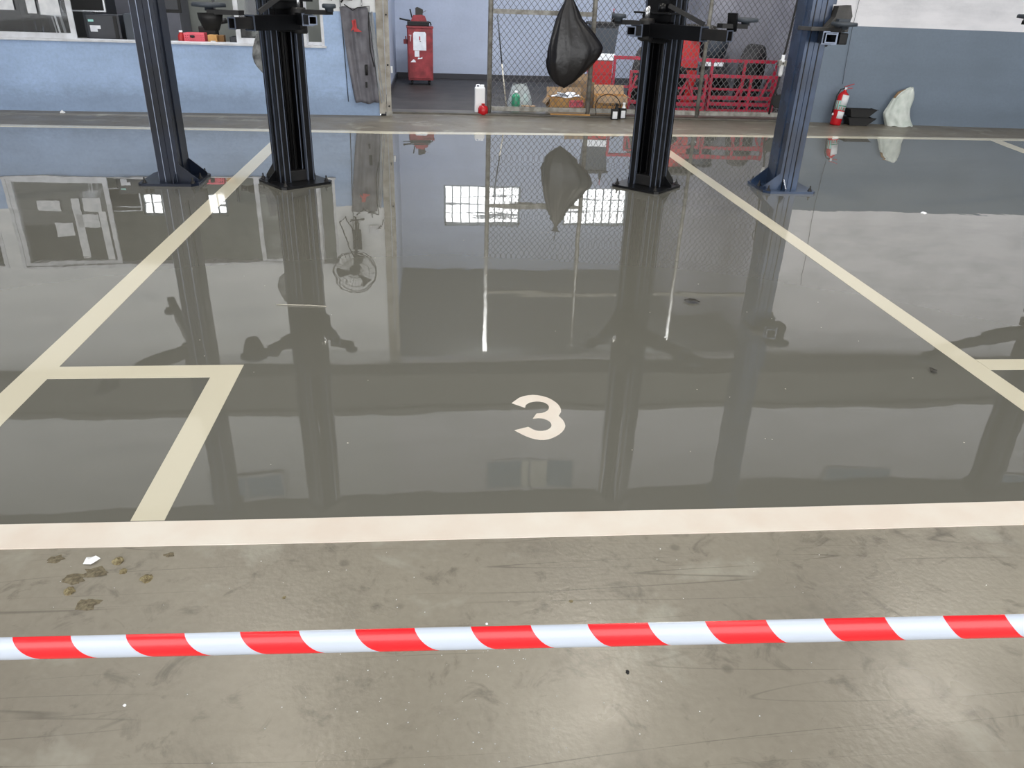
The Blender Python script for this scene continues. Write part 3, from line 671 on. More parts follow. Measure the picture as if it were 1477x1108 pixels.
# jug and small red can beside the gate
t = thing('jerrycan', 'white plastic jug standing against the left end of the chain link gate', 'jug', (.605, 11.12, 0))
m = MB(); m.box(-.07, -.06, .0, .07, .06, .34, .018); obj('jug_body', m, 'white', t)
m = MB(); m.lathe([(.028, .34), (.028, .37), (0, .372)], 14, (.03, 0, 0)); obj('cap', m, 'white', t)
m = MB(); m.tube([(-.05, 0, .33), (-.045, 0, .368), (-.01, 0, .372), (0, 0, .335)], .009, 8); obj('handle', m, 'white', t)
t = thing('red_can', 'small round red can in front of the white jug', 'can', (.645, 10.985, .0), 0)
m = MB(); m.lathe([(0, 0), (.055, 0), (.068, .02), (.068, .085), (.05, .115), (.02, .12), (.02, .13), (0, .13)], 18); obj('can_body', m, 'ext', t)
m = MB(); m.lathe([(.0, .13), (.024, .13), (.024, .145), (0, .146)], 12); obj('cap', m, 'redbright', t)
# broom stick
t = thing('broom', 'thin pole leaning behind the left panel of the gate', 'broom', (.99, 11.3, 0))
m = MB(); m.tube([(0, 0, .05), (-.075, .05, .62)], .010, 8); obj('lower_pole', m, 'twig', t)
m = MB(); m.tube([(-.075, .05, .62), (-.145, .12, 1.22)], .010, 8); obj('upper_pole', m, 'slate', t)
m = MB(); m.box(-.06, -.03, 0, .06, .03, .05, .006); obj('broom_head', m, 'greydark', t)
# green bottle, clear bag, patterned carton
t = thing('green_bottle', 'green plastic bottle behind the gate beside the clear bag', 'bottle', (1.125, 11.38, 0))
m = MB(); m.lathe([(0, 0), (.055, 0), (.06, .015), (.06, .19), (.045, .225), (.02, .24), (.02, .262), (0, .263)], 18); obj('bottle_body', m, 'green', t)
m = MB(); m.lathe([(.023, .25), (.023, .275), (0, .276)], 12); obj('cap', m, 'white', t)
t = thing('clear_bag', 'crumpled clear plastic bag of bottles behind the green bottle', 'bag', (1.2, 11.6, 0))
m = MB(); m.grid(20, 10, lambda u, v: ((.17-.07*v*v)*cos(2*pi*u)*(1+.1*sin(7*u*6.28+4*v)), (.11-.04*v)*sin(2*pi*u)*(1+.08*cos(5*6.28*u)), .34*v+.02*sin(6.28*3*u)*v), True, True); obj('bag_film', m, 'clear', t)
for i, (x, mt) in enumerate(((-.08, 'white'), (.04, 'clear'), (.09, 'mint'))):
    m = MB(); m.lathe([(0, .005), (.035, .005), (.035, .16), (.015, .2), (.015, .22), (0, .22)], 12, (x, 0, 0)); obj('bottle', m, mt, t)
m = MB(); m.box(-.1, -.06, 0, .1, .06, .085, .004)
t = thing('small_carton', 'small pale patterned carton on the ground right of the green bottle', 'box', (1.31, 11.36, 0)); obj('carton', m, 'carddull', t)
for k in range(5): card(-.08+k*.035, -.062+k*.035, .02+.02*(k % 2), .06, -.06, 'print_red' if k % 2 else 'paper', 'print_mark', t)

# cardboard boxes
def open_box(name, label, loc, rz, x, y, z, mt, flaps, cat='box'):
    t = thing(name, label, cat, loc, rz, None); a = .006
    m = MB(); m.box(-x, -y, 0, x, y, .006); m.box(-x, -y, 0, x, -y+a, z); m.box(-x, y-a, 0, x, y, z); m.box(-x, -y, 0, -x+a, y, z); m.box(x-a, -y, 0, x, y, z); obj('box_body', m, mt, t)
    for (kind, ang, ln) in flaps:
        m = MB(); c, s_ = cos(R(ang)), sin(R(ang))
        if kind == 'f': m.add([(-x, -y, z), (x, -y, z), (x, -y-ln*c, z+ln*s_), (-x, -y-ln*c, z+ln*s_)], [(0, 1, 2, 3)])
        if kind == 'b': m.add([(-x, y, z), (x, y, z), (x, y+ln*c, z+ln*s_), (-x, y+ln*c, z+ln*s_)], [(0, 1, 2, 3)])
        if kind == 'l': m.add([(-x, -y, z), (-x, y, z), (-x-ln*c, y, z+ln*s_), (-x-ln*c, -y, z+ln*s_)], [(0, 1, 2, 3)])
        if kind == 'r': m.add([(x, -y, z), (x, y, z), (x+ln*c, y, z+ln*s_), (x+ln*c, -y, z+ln*s_)], [(0, 1, 2, 3)])
        o = obj('flap', m, 'carddull', t); md = o.modifiers.new('thick', 'SOLIDIFY'); md.thickness = .005
    return t
bx1 = open_box('cardboard_box', 'wide cardboard box with red printing in front, behind the middle gate panel', (1.84, 11.43, 0), R(2), .25, .14, .205, 'card', (('l', -55, .11), ('b', 70, .12)))
for i in range(9):
    x = .04+i*.022; card(x, x+.008+.008*(i % 3), .10+.02*((i*7) % 4), .17-.01*(i % 3), -.1405, 'print_red', 'print_mark', bx1)
card(.02, .235, .145, .15, -.1405, 'print_red', 'print_mark', bx1); card(.03, .225, .085, .18, -.1402, 'pink', 'print_panel', bx1)
m = MB(); m.grid(8, 4, lambda u, v: (-.12+.42*u, -.10+.2*v, .012*sin(9*u+5*v)+.012)); o = thing('paper_bundle', 'crumpled white papers lying on the wide cardboard box', 'paper', (1.74, 11.4, .205)); q = obj('sheet', m, 'paper', o); md = q.modifiers.new('t', 'SOLIDIFY'); md.thickness = .004
m = MB(); m.grid(8, 4, lambda u, v: (-.02+.25*u, -.06+.14*v, .02*sin(7*u+3*v)+.045)); q = obj('sheet', m, 'paper', o); md = q.modifiers.new('t', 'SOLIDIFY'); md.thickness = .004
m = MB(); m.box(-.26, -.18, 0, .26, .18, .001)
bx2 = open_box('cardboard_box', 'brown cardboard box behind the wide printed box and left of the gate stile', (2.12, 11.82, 0), 0, .18, .13, .37, 'carddull', (('b', 80, .1),))
bx3 = open_box('cardboard_box', 'cardboard box with drooping flaps under the black hose loop, right of the gate stile', (2.49, 11.45, 0), R(-2), .215, .15, .245, 'card', (('f', -68, .10), ('b', 60, .13), ('r', -25, .08)))
m = MB()
for i in range(9): card(-.12+i*.03, -.105+i*.03, .115, .128+.008*(i % 2), -.1505, 'print_dark', 'print_mark', bx3)
m = MB(); m.prism([(-.05, 0), (.5, 0), (.5, .012), (-.05, .012)], 10.96-11, 11.03-11, lambda x, z, y: (x, y, z))
solid('wooden_strip', m, 'card', 'flat wooden strip on the kerb under the wide cardboard box', 'wood', (1.62, 11.0, .022))
# thin black hose loop
m = MB(); m.tube([(2.36+.175*cos(a_*pi/14), 10.98, .14+.165*sin(a_*pi/14)) for a_ in range(-3, 17)]+[(2.2, 10.98, .03)], .006, 6)
solid('hose_loop', m, 'rubber', 'thin black hose looped in an arch in front of the cardboard box', 'hose')
# dark bottles in front
for i, (x, y, rz) in enumerate(((2.425, 10.80, 0), (2.55, 10.90, .3))):
    t = thing('oil_bottle', ['dark bottle with white label in front of the gate, nearer and left', 'dark bottle with white label in front of the gate, right and further back'][i], 'bottle', (x, y, 0 if i == 0 else 0), rz, 'oil bottles before the gate')
    m = MB(); m.box(-.05, -.035, 0, .05, .035, .14, .012); obj('bottle_body', m, 'rubber', t)
    m = MB(); m.lathe([(.03, .135), (.018, .17), (.016, .185), (.02, .19), (.02, .21), (0, .212)], 12, (.02, 0, 0)); obj('bottle_neck', m, 'rubber' if i == 0 else 'white', t)
    card(-.035, .03, .015, .11, -.036, 'paper', 'bottle_label', t)

# hanging black bag tied to the gate
t = thing('bin_bag', 'big black plastic bag hanging by its knotted neck from the gate', 'bag', (1.73, 10.88, .38))
prof = [(0, .0, .0), (.06, .10, .01), (.14, .165, .0), (.24, .215, -.02), (.36, .25, -.02), (.50, .245, .0), (.64, .205, .0), (.80, .145, .01), (.95, .09, 0), (1.06, .04, .0), (1.12, .015, 0), (1.16, .03, 0), (1.2, .05, 0)]
def bagf(u, v):
    i = min(int(v*(len(prof)-1)), len(prof)-2); f = v*(len(prof)-1)-i
    z = prof[i][0]*(1-f)+prof[i+1][0]*f; r = prof[i][1]*(1-f)+prof[i+1][1]*f
    a = 2*pi*u; fold = 1+(.07*sin(11*a+2*z)+.05*sin(19*a+z*3))*(.25+z)+.03*sin(6*a+9*z)
    xo = .10*max(0, 1-abs(z-.42)/.42)-.02
    sag = .13*max(0, cos(a))*max(0, 1-abs(z-.48)/.35)
    return ((r*cos(a)*1.18*fold)+xo*.6+sag, .5*r*sin(a)*fold-.03, z+.04*cos(a)*(r/.25))
m = MB(); m.grid(48, 30, bagf, True, True); obj('bag_film', m, 'bag', t)
m = MB(); m.tube([(0, 0, 1.12), (.0, .1, 1.35), (.0, .19, 1.42)], .006, 6); obj('tie_string', m, 'rubber', t)

# bins and tyres at the back of the store
t = thing('storage_tub', 'dark grey plastic tub behind the gate, above a red crate', 'tub', (2.60, 12.95, .70))
m = MB(); m.prism([(-.16, 0), (.18, 0), (.22, .40), (-.2, .40)], -.16, .16, lambda x, z, y: (x, y, z)); obj('tub_body', m, 'slate', t)
m = MB(); m.box(-.24, -.19, .40, .24, .19, .44, .008); obj('tub_rim', m, 'rubber', t)
t = thing('red_crate', 'deep red crate under the dark grey tub', 'crate', (2.60, 12.95, 0))
m = MB(); m.box(-.17, -.16, 0, .17, .16, .60, .01); obj('crate_body', m, 'redbright', t)
m = MB(); m.box(-.18, -.17, .60, .19, .17, .70, .01); obj('lid', m, 'white', t)
for i, z in enumerate((.2, .4)):
    m = MB(); m.box(-.175, -.165, z, .175, .165, z+.015); obj('rib', m, 'redbright', t)
m = MB(); m.tube([(0, 0, 0), (0, 0, .12), (.01, 0, .14)], [.03, .022, .01], 12)
t = thing('spray_bottle', 'small slim bottle standing on the rim of the grey tub', 'bottle', (2.74, 12.9, 1.14)); obj('bottle_body', m, 'greydark', t); m = MB(); m.tube([(0, 0, .14), (0, 0, .19)], .008, 8); obj('nozzle', m, 'print_red', t)

def tyre(label, loc, rz, r=.33, w=.2, tilt=8):
    t = thing('tyre', label, 'tyre', (loc[0], loc[1], loc[2]), 0, 'spare tyres behind the gate', (R(tilt), 0, rz))
    m = MB(); h = w/2
    m.lathe([(r*.58, -h*.8), (r*.68, -h), (r*.85, -h*1.02), (r*.96, -h*.86), (r, -h*.6), (r, h*.6), (r*.96, h*.86), (r*.85, h*1.02), (r*.68, h), (r*.58, h*.8), (r*.56, 0), (r*.58, -h*.8)], 32, (0, 0, r), 'y'); obj('tyre_rubber', m, 'tyre', t)
    m = MB(); m.lathe([(r*.57, -h*.7), (r*.52, -h*.6), (r*.5, 0), (r*.2, -h*.2), (r*.15, -h*.4), (0, -h*.4)], 24, (0, 0, r), 'y'); wh = obj('wheel_rim', m, 'greydark', t)
    for k in range(5):
        a_ = k*2*pi/5; m = MB(); m.bar((r*.12*cos(a_), -h*.45, r+r*.12*sin(a_)), (r*.53*cos(a_), -h*.5, r+r*.53*sin(a_)), .05, .03); obj('spoke', m, 'greydark', t)
    for k in range(3):
        m = MB(); y = -h*.4+k*h*.4; m.lathe([(r+.001, y-.006), (r+.002, y), (r+.001, y+.006)], 32, (0, 0, r), 'y'); obj('tread_groove', m, 'rubber', t)
    return t
tyre('upright tyre left of the right-hand ribbed lift column, behind the gate', (3.12, 12.62, 0), R(72), .41, .24)
tyre('large dark tyre standing behind the crimson frames at the right of the gate', (4.86, 12.5, 0), R(58), .46, .28, 4)
tyre('tyre behind the gate just right of the ribbed lift column', (3.62, 12.45, 0), R(40), .30, .2)
tyre('smaller tyre hidden low behind the crimson frames', (4.25, 12.42, 0), R(15), .28, .18)
t = thing('red_drum_box', 'bright red box standing behind the gate right of the ribbed column', 'box', (3.97, 12.95, 0))
m = MB(); m.box(-.17, -.15, 0, .17, .15, 1.02, .01); obj('box_body', m, 'redbright', t); m = MB(); m.box(-.175, -.155, .5, .175, .155, .53); obj('band', m, 'greydark', t)
t = thing('grey_drum', 'rounded grey drum beside the bright red box behind the gate', 'drum', (4.40, 12.95, .62))
m = MB(); m.lathe([(0, 0), (.13, .02), (.19, .08), (.225, .2), (.235, .34), (.23, .36), (.2, .36), (0, .35)], 24); obj('drum_body', m, 'slate', t)
m = MB(); m.lathe([(.24, .34), (.245, .36), (.24, .38), (0, .4)], 24); obj('lid', m, 'greydark', t)
t = thing('drum_stand', 'low pale stand carrying the grey drum', 'stand', (4.40, 12.95, 0)); m = MB(); m.box(-.16, -.14, .56, .16, .14, .62, .006); obj('stand_top', m, 'white', t)
for x in (-.13, .13):
    for y in (-.11, .11):
        m = MB(); m.box(x-.015, y-.015, 0, x+.015, y+.015, .56); obj('leg', m, 'greydark', t)
t = thing('wheel_on_stack', 'dark round wheel lying on top of the red box behind the gate', 'wheel', (4.12, 12.95, 1.022)); m = MB(); m.lathe([(.12, .02), (.2, 0), (.28, .02), (.3, .06), (.28, .11), (.2, .13), (.12, .11), (.12, .02)], 28); obj('wheel_rubber', m, 'leaf', t)
m = MB(); m.lathe([(0, .04), (.12, .04), (.12, .08), (0, .08)], 20); obj('hub', m, 'greydark', t)

# crimson steel frames (folded barrier racks)
def rack(label, x0, x1, y, z1, verts, rails, extra=(), rz=0):
    t = thing('steel_rack', label, 'frame', (x0, y, 0), rz, 'crimson steel frames behind the gate')
    L = x1-x0
    for z, h in rails:
        m = MB(); m.box(0, -.018, z-h/2, L, .018, z+h/2); obj('rail', m, 'redframe', t)
    for x in verts:
        m = MB(); m.box(x-.018, -.019, .0, x+.018, .019, z1); obj('upright', m, 'redframe', t)
    for (a_, c_) in extra:
        m = MB(); m.bar((a_[0], .0, a_[1]), (c_[0], 0, c_[1]), .028, .028); obj('brace', m, 'redframe', t)
    return t
rack('tall crimson frame behind, spanning from the dark tyre to the right end of the gate', 2.62, 5.12, 12.05, .72, (.018, .98, 1.5, 2.0, 2.482), ((.70, .045), (.30, .03)), ())
rack('crimson frame with slatted foot on the right, in front of the big tyre', 4.0, 5.02, 11.72, .53, (.018, .62, 1.002), ((.51, .045), (.215, .05), (.13, .05), (.035, .05)), (((.42, .22), (.52, .50)), ((.8, .22), (.9, .50))))
rack('crimson frame in the middle, behind the thin gate stile', 3.05, 3.95, 11.68, .53, (.018, .45, .882), ((.50, .045), (.21, .05), (.12, .05), (.035, .05)), (((.5, .2), (.62, .5)), ((.72, .2), (.6, .5))))
rack('crimson frame end beside the cardboard box, left of the ribbed column', 2.78, 3.02, 11.62, .56, (.018, .222), ((.14, .05), (.55, .03)), (((.0, .18), (.1, .5)),))

# air regulator on hose
t = thing('air_regulator', 'silver air filter regulator hanging on a black hose beside the blue-black column', 'regulator', (4.60, 10.75, .62))
m = MB(); m.tube([(.16, .12, 1.3), (.13, .1, .95), (.09, .05, .6), (.045, .0, .30), (.03, 0, .25)], .014, 8); obj('supply_hose', m, 'rubber', t)
m = MB(); m.lathe([(0, .26), (.022, .26), (.022, .2), (.036, .195), (.036, .12), (.03, .115), (.03, 0.02), (.02, -.01), (0, -.01)], 14, (.03, 0, 0)); obj('regulator_body', m, 'white', t)
m = MB(); m.box(-.03, -.03, .12, .09, .03, .19, .006); m.tube([(.03, -.04, .155), (.03, -.028, .155)], .024, 14); rb = obj('gauge_block', m, 'galv', t)
m = MB(); m.tube([(.03, -.046, .155), (.03, -.04, .155)], .010, 10); obj('gauge_port', m, 'rubber', rb)
m = MB(); m.tube([(-.03, 0, .155), (-.06, 0, .15), (-.065, 0, .09), (-.05, -.01, .06)], .007, 6); m.tube([(.09, 0, .2), (.13, 0, .23), (.15, 0, .2), (.12, 0, .17), (.09, 0, .18)], .007, 6); obj('fitting', m, 'steel_edge', t)
m = MB(); m.tube([(.03, 0, -.01), (.02, 0, -.15), (-.01, .02, -.3), (-.02, .02, -.5)], .014, 8); m.tube([(.01, 0, -.2), (.06, .02, -.28), (.1, .03, -.42)], .01, 6); obj('lower_hose', m, 'rubber', t)
m = MB(); m.prism([(0, -.26), (.12, -.24), (.13, -.38), (.06, -.42), (-.01, -.36)], .0, .05, lambda x, z, y: (x, y, z)); obj('air_gun', m, 'rubber', t)
m = MB(); m.tube([(.14+.05*cos(a_*pi/8), .1, 1.0+.08*sin(a_*pi/8)) for a_ in range(17)], .006, 6); obj('hose_loop', m, 'rubber', t)

# ------------------------------------------------------------------ right wall things
t = thing('fire_extinguisher', 'red fire extinguisher with white and mint labels leaning at the wall', 'extinguisher', (5.555, 10.76, 0), 0, None, (R(-3), R(7), 0))
r = .073
m = MB(); m.lathe([(0, 0), (r*.9, 0), (r, .015), (r, .37), (r*.85, .41), (r*.4, .44), (.02, .45), (.02, .47), (0, .47)], 24); obj('cylinder_body', m, 'ext', t)
def wrap(z0, z1, a0, a1, rr, mt, nm):
    m = MB(); m.grid(10, 1, lambda u, v: (rr*cos(R(a0+(a1-a0)*u)), rr*sin(R(a0+(a1-a0)*u)), z0+(z1-z0)*v)); o = obj(nm, m, mt, t); md = o.modifiers.new('t', 'SOLIDIFY'); md.thickness = .001; return o
wrap(.20, .32, 150, 390, r+.001, 'mint', 'label_band'); wrap(.24, .40, 235, 330, r+.0025, 'paper', 'label_panel'); wrap(.09, .185, 235, 315, r+.0025, 'paper', 'label_panel')
wrap(.252, .262, 225, 320, r+.0045, 'green', 'print_stripe')
m = MB(); m.box(-.018, -.018, .46, .018, .018, .50, .004); obj('valve', m, 'steel', t)
m = MB(); m.bar((-.02, 0, .50), (.10, 0, .555), .022, .008); obj('lever', m, 'redbright', t)
m = MB(); m.bar((-.01, 0, .475), (.09, 0, .50), .022, .008); obj('carry_handle', m, 'redbright', t)
m = MB(); m.lathe([(0, -.022), (.012, -.022), (.012, -.017), (0, -.017)], 12, (0, 0, .48), 'y'); obj('gauge', m, 'paper', t)
m = MB(); m.tube([(-.018, 0, .48), (-.06, .01, .46), (-.085, .02, .38), (-.085, .02, .22), (-.075, .02, .12)], [.008]*4+[.012], 8); obj('discharge_hose', m, 'rubber', t)
m = MB(); m.box(-.085, -.01, .12, -.06, .02, .15, .004); obj('hose_clip', m, 'white', t)
for i, (z, l) in enumerate(((0, 'lower'), (.112, 'upper'))):
    t = thing('plastic_tray', ['black plastic tray lying on the floor, lower of the two by the extinguisher', 'black plastic tray resting on the lower tray by the extinguisher'][i], 'tray', (5.89, 10.80, z+.003), R(-3), 'black trays by the extinguisher')
    m = MB(); m.prism([(-.14, 0), (.10, 0), (.21, .10), (.20, .105), (.09, .01), (-.15, .01), (-.16, .1), (-.17, .1)] if i else [(-.12, 0), (.10, 0), (.22, .09), (.21, .098), (.09, .01), (-.13, .01), (-.15, .09), (-.16, .09)], -.09, .09, lambda x, z, y: (x, y, z))
    m.prism([(-.14, 0), (.10, 0), (.21, .10), (-.17, .1)], -.095, -.09, lambda x, z, y: (x, y, z)); m.prism([(-.14, 0), (.10, 0), (.21, .10), (-.17, .1)], .085, .09, lambda x, z, y: (x, y, z)); obj('tray_shell', m, 'rubber', t)
    m = MB(); m.box(-.175, -.10, .098, .22, -.092, .106); obj('tray_rim', m, 'rubber', t)
# white sack
sil = [(0, -.175, .215), (.03, -.19, .21), (.08, -.215, .17), (.155, -.245, .135), (.2, -.23, .125), (.25, -.205, .12), (.32, -.175, .13), (.37, -.15, .135), (.42, -.10, .13), (.46, -.05, .12), (.495, .02, .10), (.51, .06, .085)]
def sackf(u, v):
    q = v*(len(sil)-1); i = min(int(q), len(sil)-2); f = q-i
    z, a0, a1 = [sil[i][k]*(1-f)+sil[i+1][k]*f for k in range(3)]
    a = 2*pi*u; c = (a0+a1)/2; h = (a1-a0)/2
    return (c+h*cos(a)*(1+.05*sin(11*a+8*z)), (.02+.09*(1-v)**.7)*sin(a)*(1+.12*sin(7*a+20*z)), z+.01*sin(5*a))
t = thing('white_sack', 'crumpled white woven sack propped against the slate wall right of the trays', 'sack', (6.50, 10.80, 0)); m = MB(); m.grid(44, 24, sackf, True, True); obj('sack_cloth', m, 'sack', t)
m = MB(); m.tube([(-.145, .0, .37), (-.09, .02, .43), (.0, .01, .485)], [.018, .024, .008], 8); obj('torn_edge', m, 'carddull', t)

# ------------------------------------------------------------------ left wall things
# work clothes hung on the wall
def cloth(x0t, x1t, x0b, x1b, zt, zb, seed, amp=.02, y0=0):
    def f(u, v):
        z = zb+(zt-zb)*v; a = x0b+(x0t-x0b)*v**.8; c = x1b+(x1t-x1b)*v
        if 'mid' in str(seed): pass
        return (a+(c-a)*u, y0-.04-amp*sin(u*14+v*2.2)-amp*.6*sin(u*23-v*3), z+.01*sin(u*9))
    m = MB(); m.grid(40, 24, f); return m
t = thing('work_trousers', 'grey work overalls with a red mark, hanging from the wall beside the doorway', 'clothing', (0, 0, 0)); t.location = OL; t.rotation_euler.z = AL
m = cloth(-.56, -.22, -.42, -.13, 1.27, .16, 1, .016); o = obj('front_panel', m, 'cloth', t); o.modifiers.new('t', 'SOLIDIFY').thickness = .006
m = cloth(-.24, -.16, -.14, -.06, 1.22, .17, 2, .008, .012); o = obj('side_panel', m, 'cloth2', t); o.modifiers.new('t', 'SOLIDIFY').thickness = .006
m = MB(); m.tube([(-.50, -.07, 1.30), (-.40, -.075, 1.24), (-.34, -.07, 1.27), (-.20, -.072, 1.29), (-.215, -.075, 1.1), (-.21, -.075, .8), (-.17, -.075, .6)], .007, 6); obj('strap', m, 'rubber', t)
m = MB(); m.prism([(-.42, 1.13), (-.37, 1.12), (-.40, 1.03), (-.44, 1.0), (-.41, 1.06)], -.085, -.078, lambda x, z, y: (x, y, z)); m.prism([(-.40, 1.0), (-.30, 1.0), (-.36, 1.04), (-.37, 1.14), (-.395, 1.14)], -.085, -.078, lambda x, z, y: (x, y, z)); obj('red_tag', m, 'redbright', t)
m = MB(); m.tube([(-.29, -.08, 1.29), (-.29, -.01, 1.35), (-.29, 0, 1.36)], .008, 6); obj('hook', m, 'steel', t)
m = MB(); m.box(-.29, -.085, .35, -.265, -.08, .42); m.tube([(-.27, -.075, .62), (-.27, -.06, .50)], .018, 8); obj('buckle', m, 'rubber', t)
# wall fan above (its lower frame tips into view, the rest shows in the floor)
t = thing('wall_fan', 'round wall fan above the hanging overalls, mirrored in the wet floor', 'fan', (-1.13, 10.27, 2.02))
m = MB()
for rr in (.29, .2, .1): m.tube([(rr*cos(a_*pi/16), 0.02*(1-rr/.3), rr*sin(a_*pi/16)) for a_ in range(33)], .008 if rr > .25 else .004, 6)
m.tube([(.29*cos(a_*pi/16), .1, .29*sin(a_*pi/16)) for a_ in range(33)], .006, 6)
obj('guard', m, 'greydark', t)
for k in range(28):
    a_ = k*pi/14; m = MB(); m.bar((.04*cos(a_), -.02, .04*sin(a_)), (.29*cos(a_), .0, .29*sin(a_)), .0045); obj('guard_wire', m, 'greydark', t)
for k in range(3):
    a_ = k*2*pi/3+.5; m = MB(); m.grid(6, 4, lambda u, v: ((.05+.2*u)*cos(a_+.7*v*(.6+u*.4)), .05+.035*v, (.05+.2*u)*sin(a_+.7*v*(.6+u*.4)))); o = obj('blade', m, 'greydark', t); o.modifiers.new('t', 'SOLIDIFY').thickness = .004
m = MB(); m.lathe([(0, .03), (.06, .04), (.07, .08), (.07, .2), (.04, .23), (0, .23)], 16, (0, 0, 0), 'y'); obj('motor', m, 'greydark', t)
m = MB(); m.bar((0, .15, -.02), (.02, .2, -.38), .03); m.bar((.02, .2, -.38), (.02, .39, -.38), .04); m.box(-.04, .37, -.5, .08, .395, -.25); obj('bracket', m, 'greydark', t)
m = MB(); m.tube([(.0, .2, -.1), (-.14, .3, -.45), (-.2, .36, -.62), (-.12, .37, -.68), (-.02, .37, -.5)], .008, 6); m.tube([(.05, .36, -.5), (.06, .33, -.62), (.0, .32, -.7)], .01, 6); obj('cord', m, 'greydark', t)
m = MB(); m.tube([(.02, .3, -.38), (.03, .3, -.66)], .018, 8); m.bar((-.05, .3, -.66), (.14, .28, -.665), .018); obj('hanging_rail', m, 'greydark', t)
m = MB(); m.box(-.34, -.02, 1.46, -.20, -.002, 1.56, .004); t = thing('wall_socket', 'pale socket box on the white wall strip above the overalls', 'socket', OL, AL); obj('socket_plate', m, 'trimw', t)
m = MB(); m.tube([(-.24, -.02, 1.5), (-.16, -.03, 1.47), (-.14, -.01, 1.4)], .006, 6); obj('cord', m, 'rubber', t)

# things on the office counter
m = MB(); m.box(-10, .18, .76, -.4, .80, .80)
solid('office_counter', m, 'counter', 'long grey counter top inside the office window', 'counter', OL, AL)
def oc(name, label, cat, x, y, z=.80, rz=0):
    tt = thing(name, label, cat); c, s_ = cos(AL), sin(AL)
    tt.location = (OL[0]+x*c-y*s_, OL[1]+x*s_+y*c, z); tt.rotation_euler.z = AL+rz; return tt
t = oc('printer', 'dark grey case with square hatch on the office counter, left of the leftmost lift column', 'machine', -2.95, .42)
m = MB(); m.box(-.235, -.16, 0, .20, .16, .31, .012); obj('case_body', m, 'slate', t); m = MB(); m.box(-.02, -.166, .05, .10, -.158, .17, .003); obj('hatch', m, 'officedark', t)
m = MB(); m.box(-.03, -.164, .04, .11, -.161, .18); 
m = MB(); m.box(-.08, -.168, .26, .06, -.15, .295); obj('grip', m, 'rubber', t); m = MB(); m.box(.12, -.165, .06, .165, -.16, .078); obj('badge', m, 'dirt', t)
t = oc('dark_box', 'black box with small pale label on the office counter beside the grey case', 'box', -3.42, .40)
m = MB(); m.box(-.20, -.15, 0, .19, .15, .29, .01); obj('case_body', m, 'officedark', t); m = MB(); m.box(-.16, -.156, .13, -.04, -.15, .17); m.box(-.16, -.157, .10, -.08, -.151, .13); obj('label_sticker', m, 'paper', t); m = MB(); m.box(-.17, -.156, .21, -.11, -.15, .235); obj('label_sticker', m, 'mint', t)
m = MB(); m.box(.12, -.162, .02, .16, -.15, .28); obj('side_strip', m, 'rubber', t)
t = oc('screen', 'dark monitor with silver rim behind the black box in the office', 'monitor', -3.55, .7)
m = MB(); m.box(-.4, -.02, .30, .05, .02, .62, .006); obj('screen_frame', m, 'steel', t); m = MB(); m.box(-.38, -.024, .32, .03, -.018, .60); obj('display', m, 'rubber', t); m = MB(); m.box(-.22, -.06, 0, -.1, .06, .30); obj('stand', m, 'officedark', t)
t = oc('screen', 'wide black screen behind the grey case in the office', 'monitor', -2.85, .7)
m = MB(); m.box(-.36, -.02, .32, .26, .02, .74, .006); obj('screen_frame', m, 'rubber', t); m = MB(); m.box(-.33, -.024, .36, .23, -.018, .71); obj('display', m, 'officedark', t); m = MB(); m.box(-.1, -.06, 0, .06, .06, .32); obj('stand', m, 'officedark', t)
t = oc('paper_holder', 'white paper holder behind the left window pane', 'holder', -3.93, .30)
m = MB(); m.bar((-.02, 0, 0), (-.05, 0, .28), .035, .01); obj('stem', m, 'white', t); m = MB(); m.prism([(-.17, .27), (.03, .25), (-.03, .38), (-.18, .4)], -.01, .0, lambda x, z, y: (x, y, z)); obj('sheet', m, 'paper', t)
# pink basket with holes
t = oc('plastic_basket', 'pink perforated plastic basket on the office counter sill', 'basket', -2.365, .27)
m = MB(); X, Z = .115, .12; nx, nz = 9, 4
for i in range(nx+1):
    x = -X+2*X*i/nx; m.box(x-.006, -.08, 0, x+.006, -.076, Z-.02); m.box(x-.006, .076, 0, x+.006, .08, Z-.02)
for j in range(nz+1):
    z = (Z-.02)*j/nz; m.box(-X, -.08, z-.005 if j else 0, X, -.076, z+.006); m.box(-X, .076, z-.005 if j else 0, X, .08, z+.006)
m.box(-X, -.08, 0, X, .08, .004); m.box(-X, -.08, 0, -X+.004, .08, Z); m.box(X-.004, -.08, 0, X, .08, Z); obj('basket_body', m, 'pink', t)
m = MB(); m.box(-X-.006, -.09, Z-.02, X+.006, -.074, Z); m.box(-X-.006, .074, Z-.02, X+.006, .09, Z); obj('basket_rim', m, 'pink', t)
m = MB(); m.lathe([(0, 0), (.03, .01), (.025, .03), (0, .035)], 10, (-.02, -.085, .06)); obj('clip', m, 'rubber', t)
t = oc('red_bottle', 'red plastic bottle squeezed left of the pink basket', 'bottle', -2.535, .27)
m = MB(); m.lathe([(0, 0), (.04, 0), (.045, .01), (.042, .08), (.02, .115), (.02, .13), (0, .13)], 14); obj('bottle_body', m, 'redbright', t); m = MB(); m.lathe([(.022, .12), (.022, .14), (0, .141)], 12); obj('cap', m, 'paper', t)
t = oc('small_carton', 'small yellow-brown carton right of the pink basket', 'box', -2.15, .27); m = MB(); m.box(-.06, -.06, 0, .05, .06, .10, .003); obj('carton', m, 'card', t); card(-.03, .03, .015, .035, -.06, par=t)
t = oc('small_carton', 'narrow brown carton beside the yellow-brown carton', 'box', -2.06, .32); m = MB(); m.box(-.035, -.06, 0, .035, .06, .095, .003); obj('carton', m, 'cardin', t)
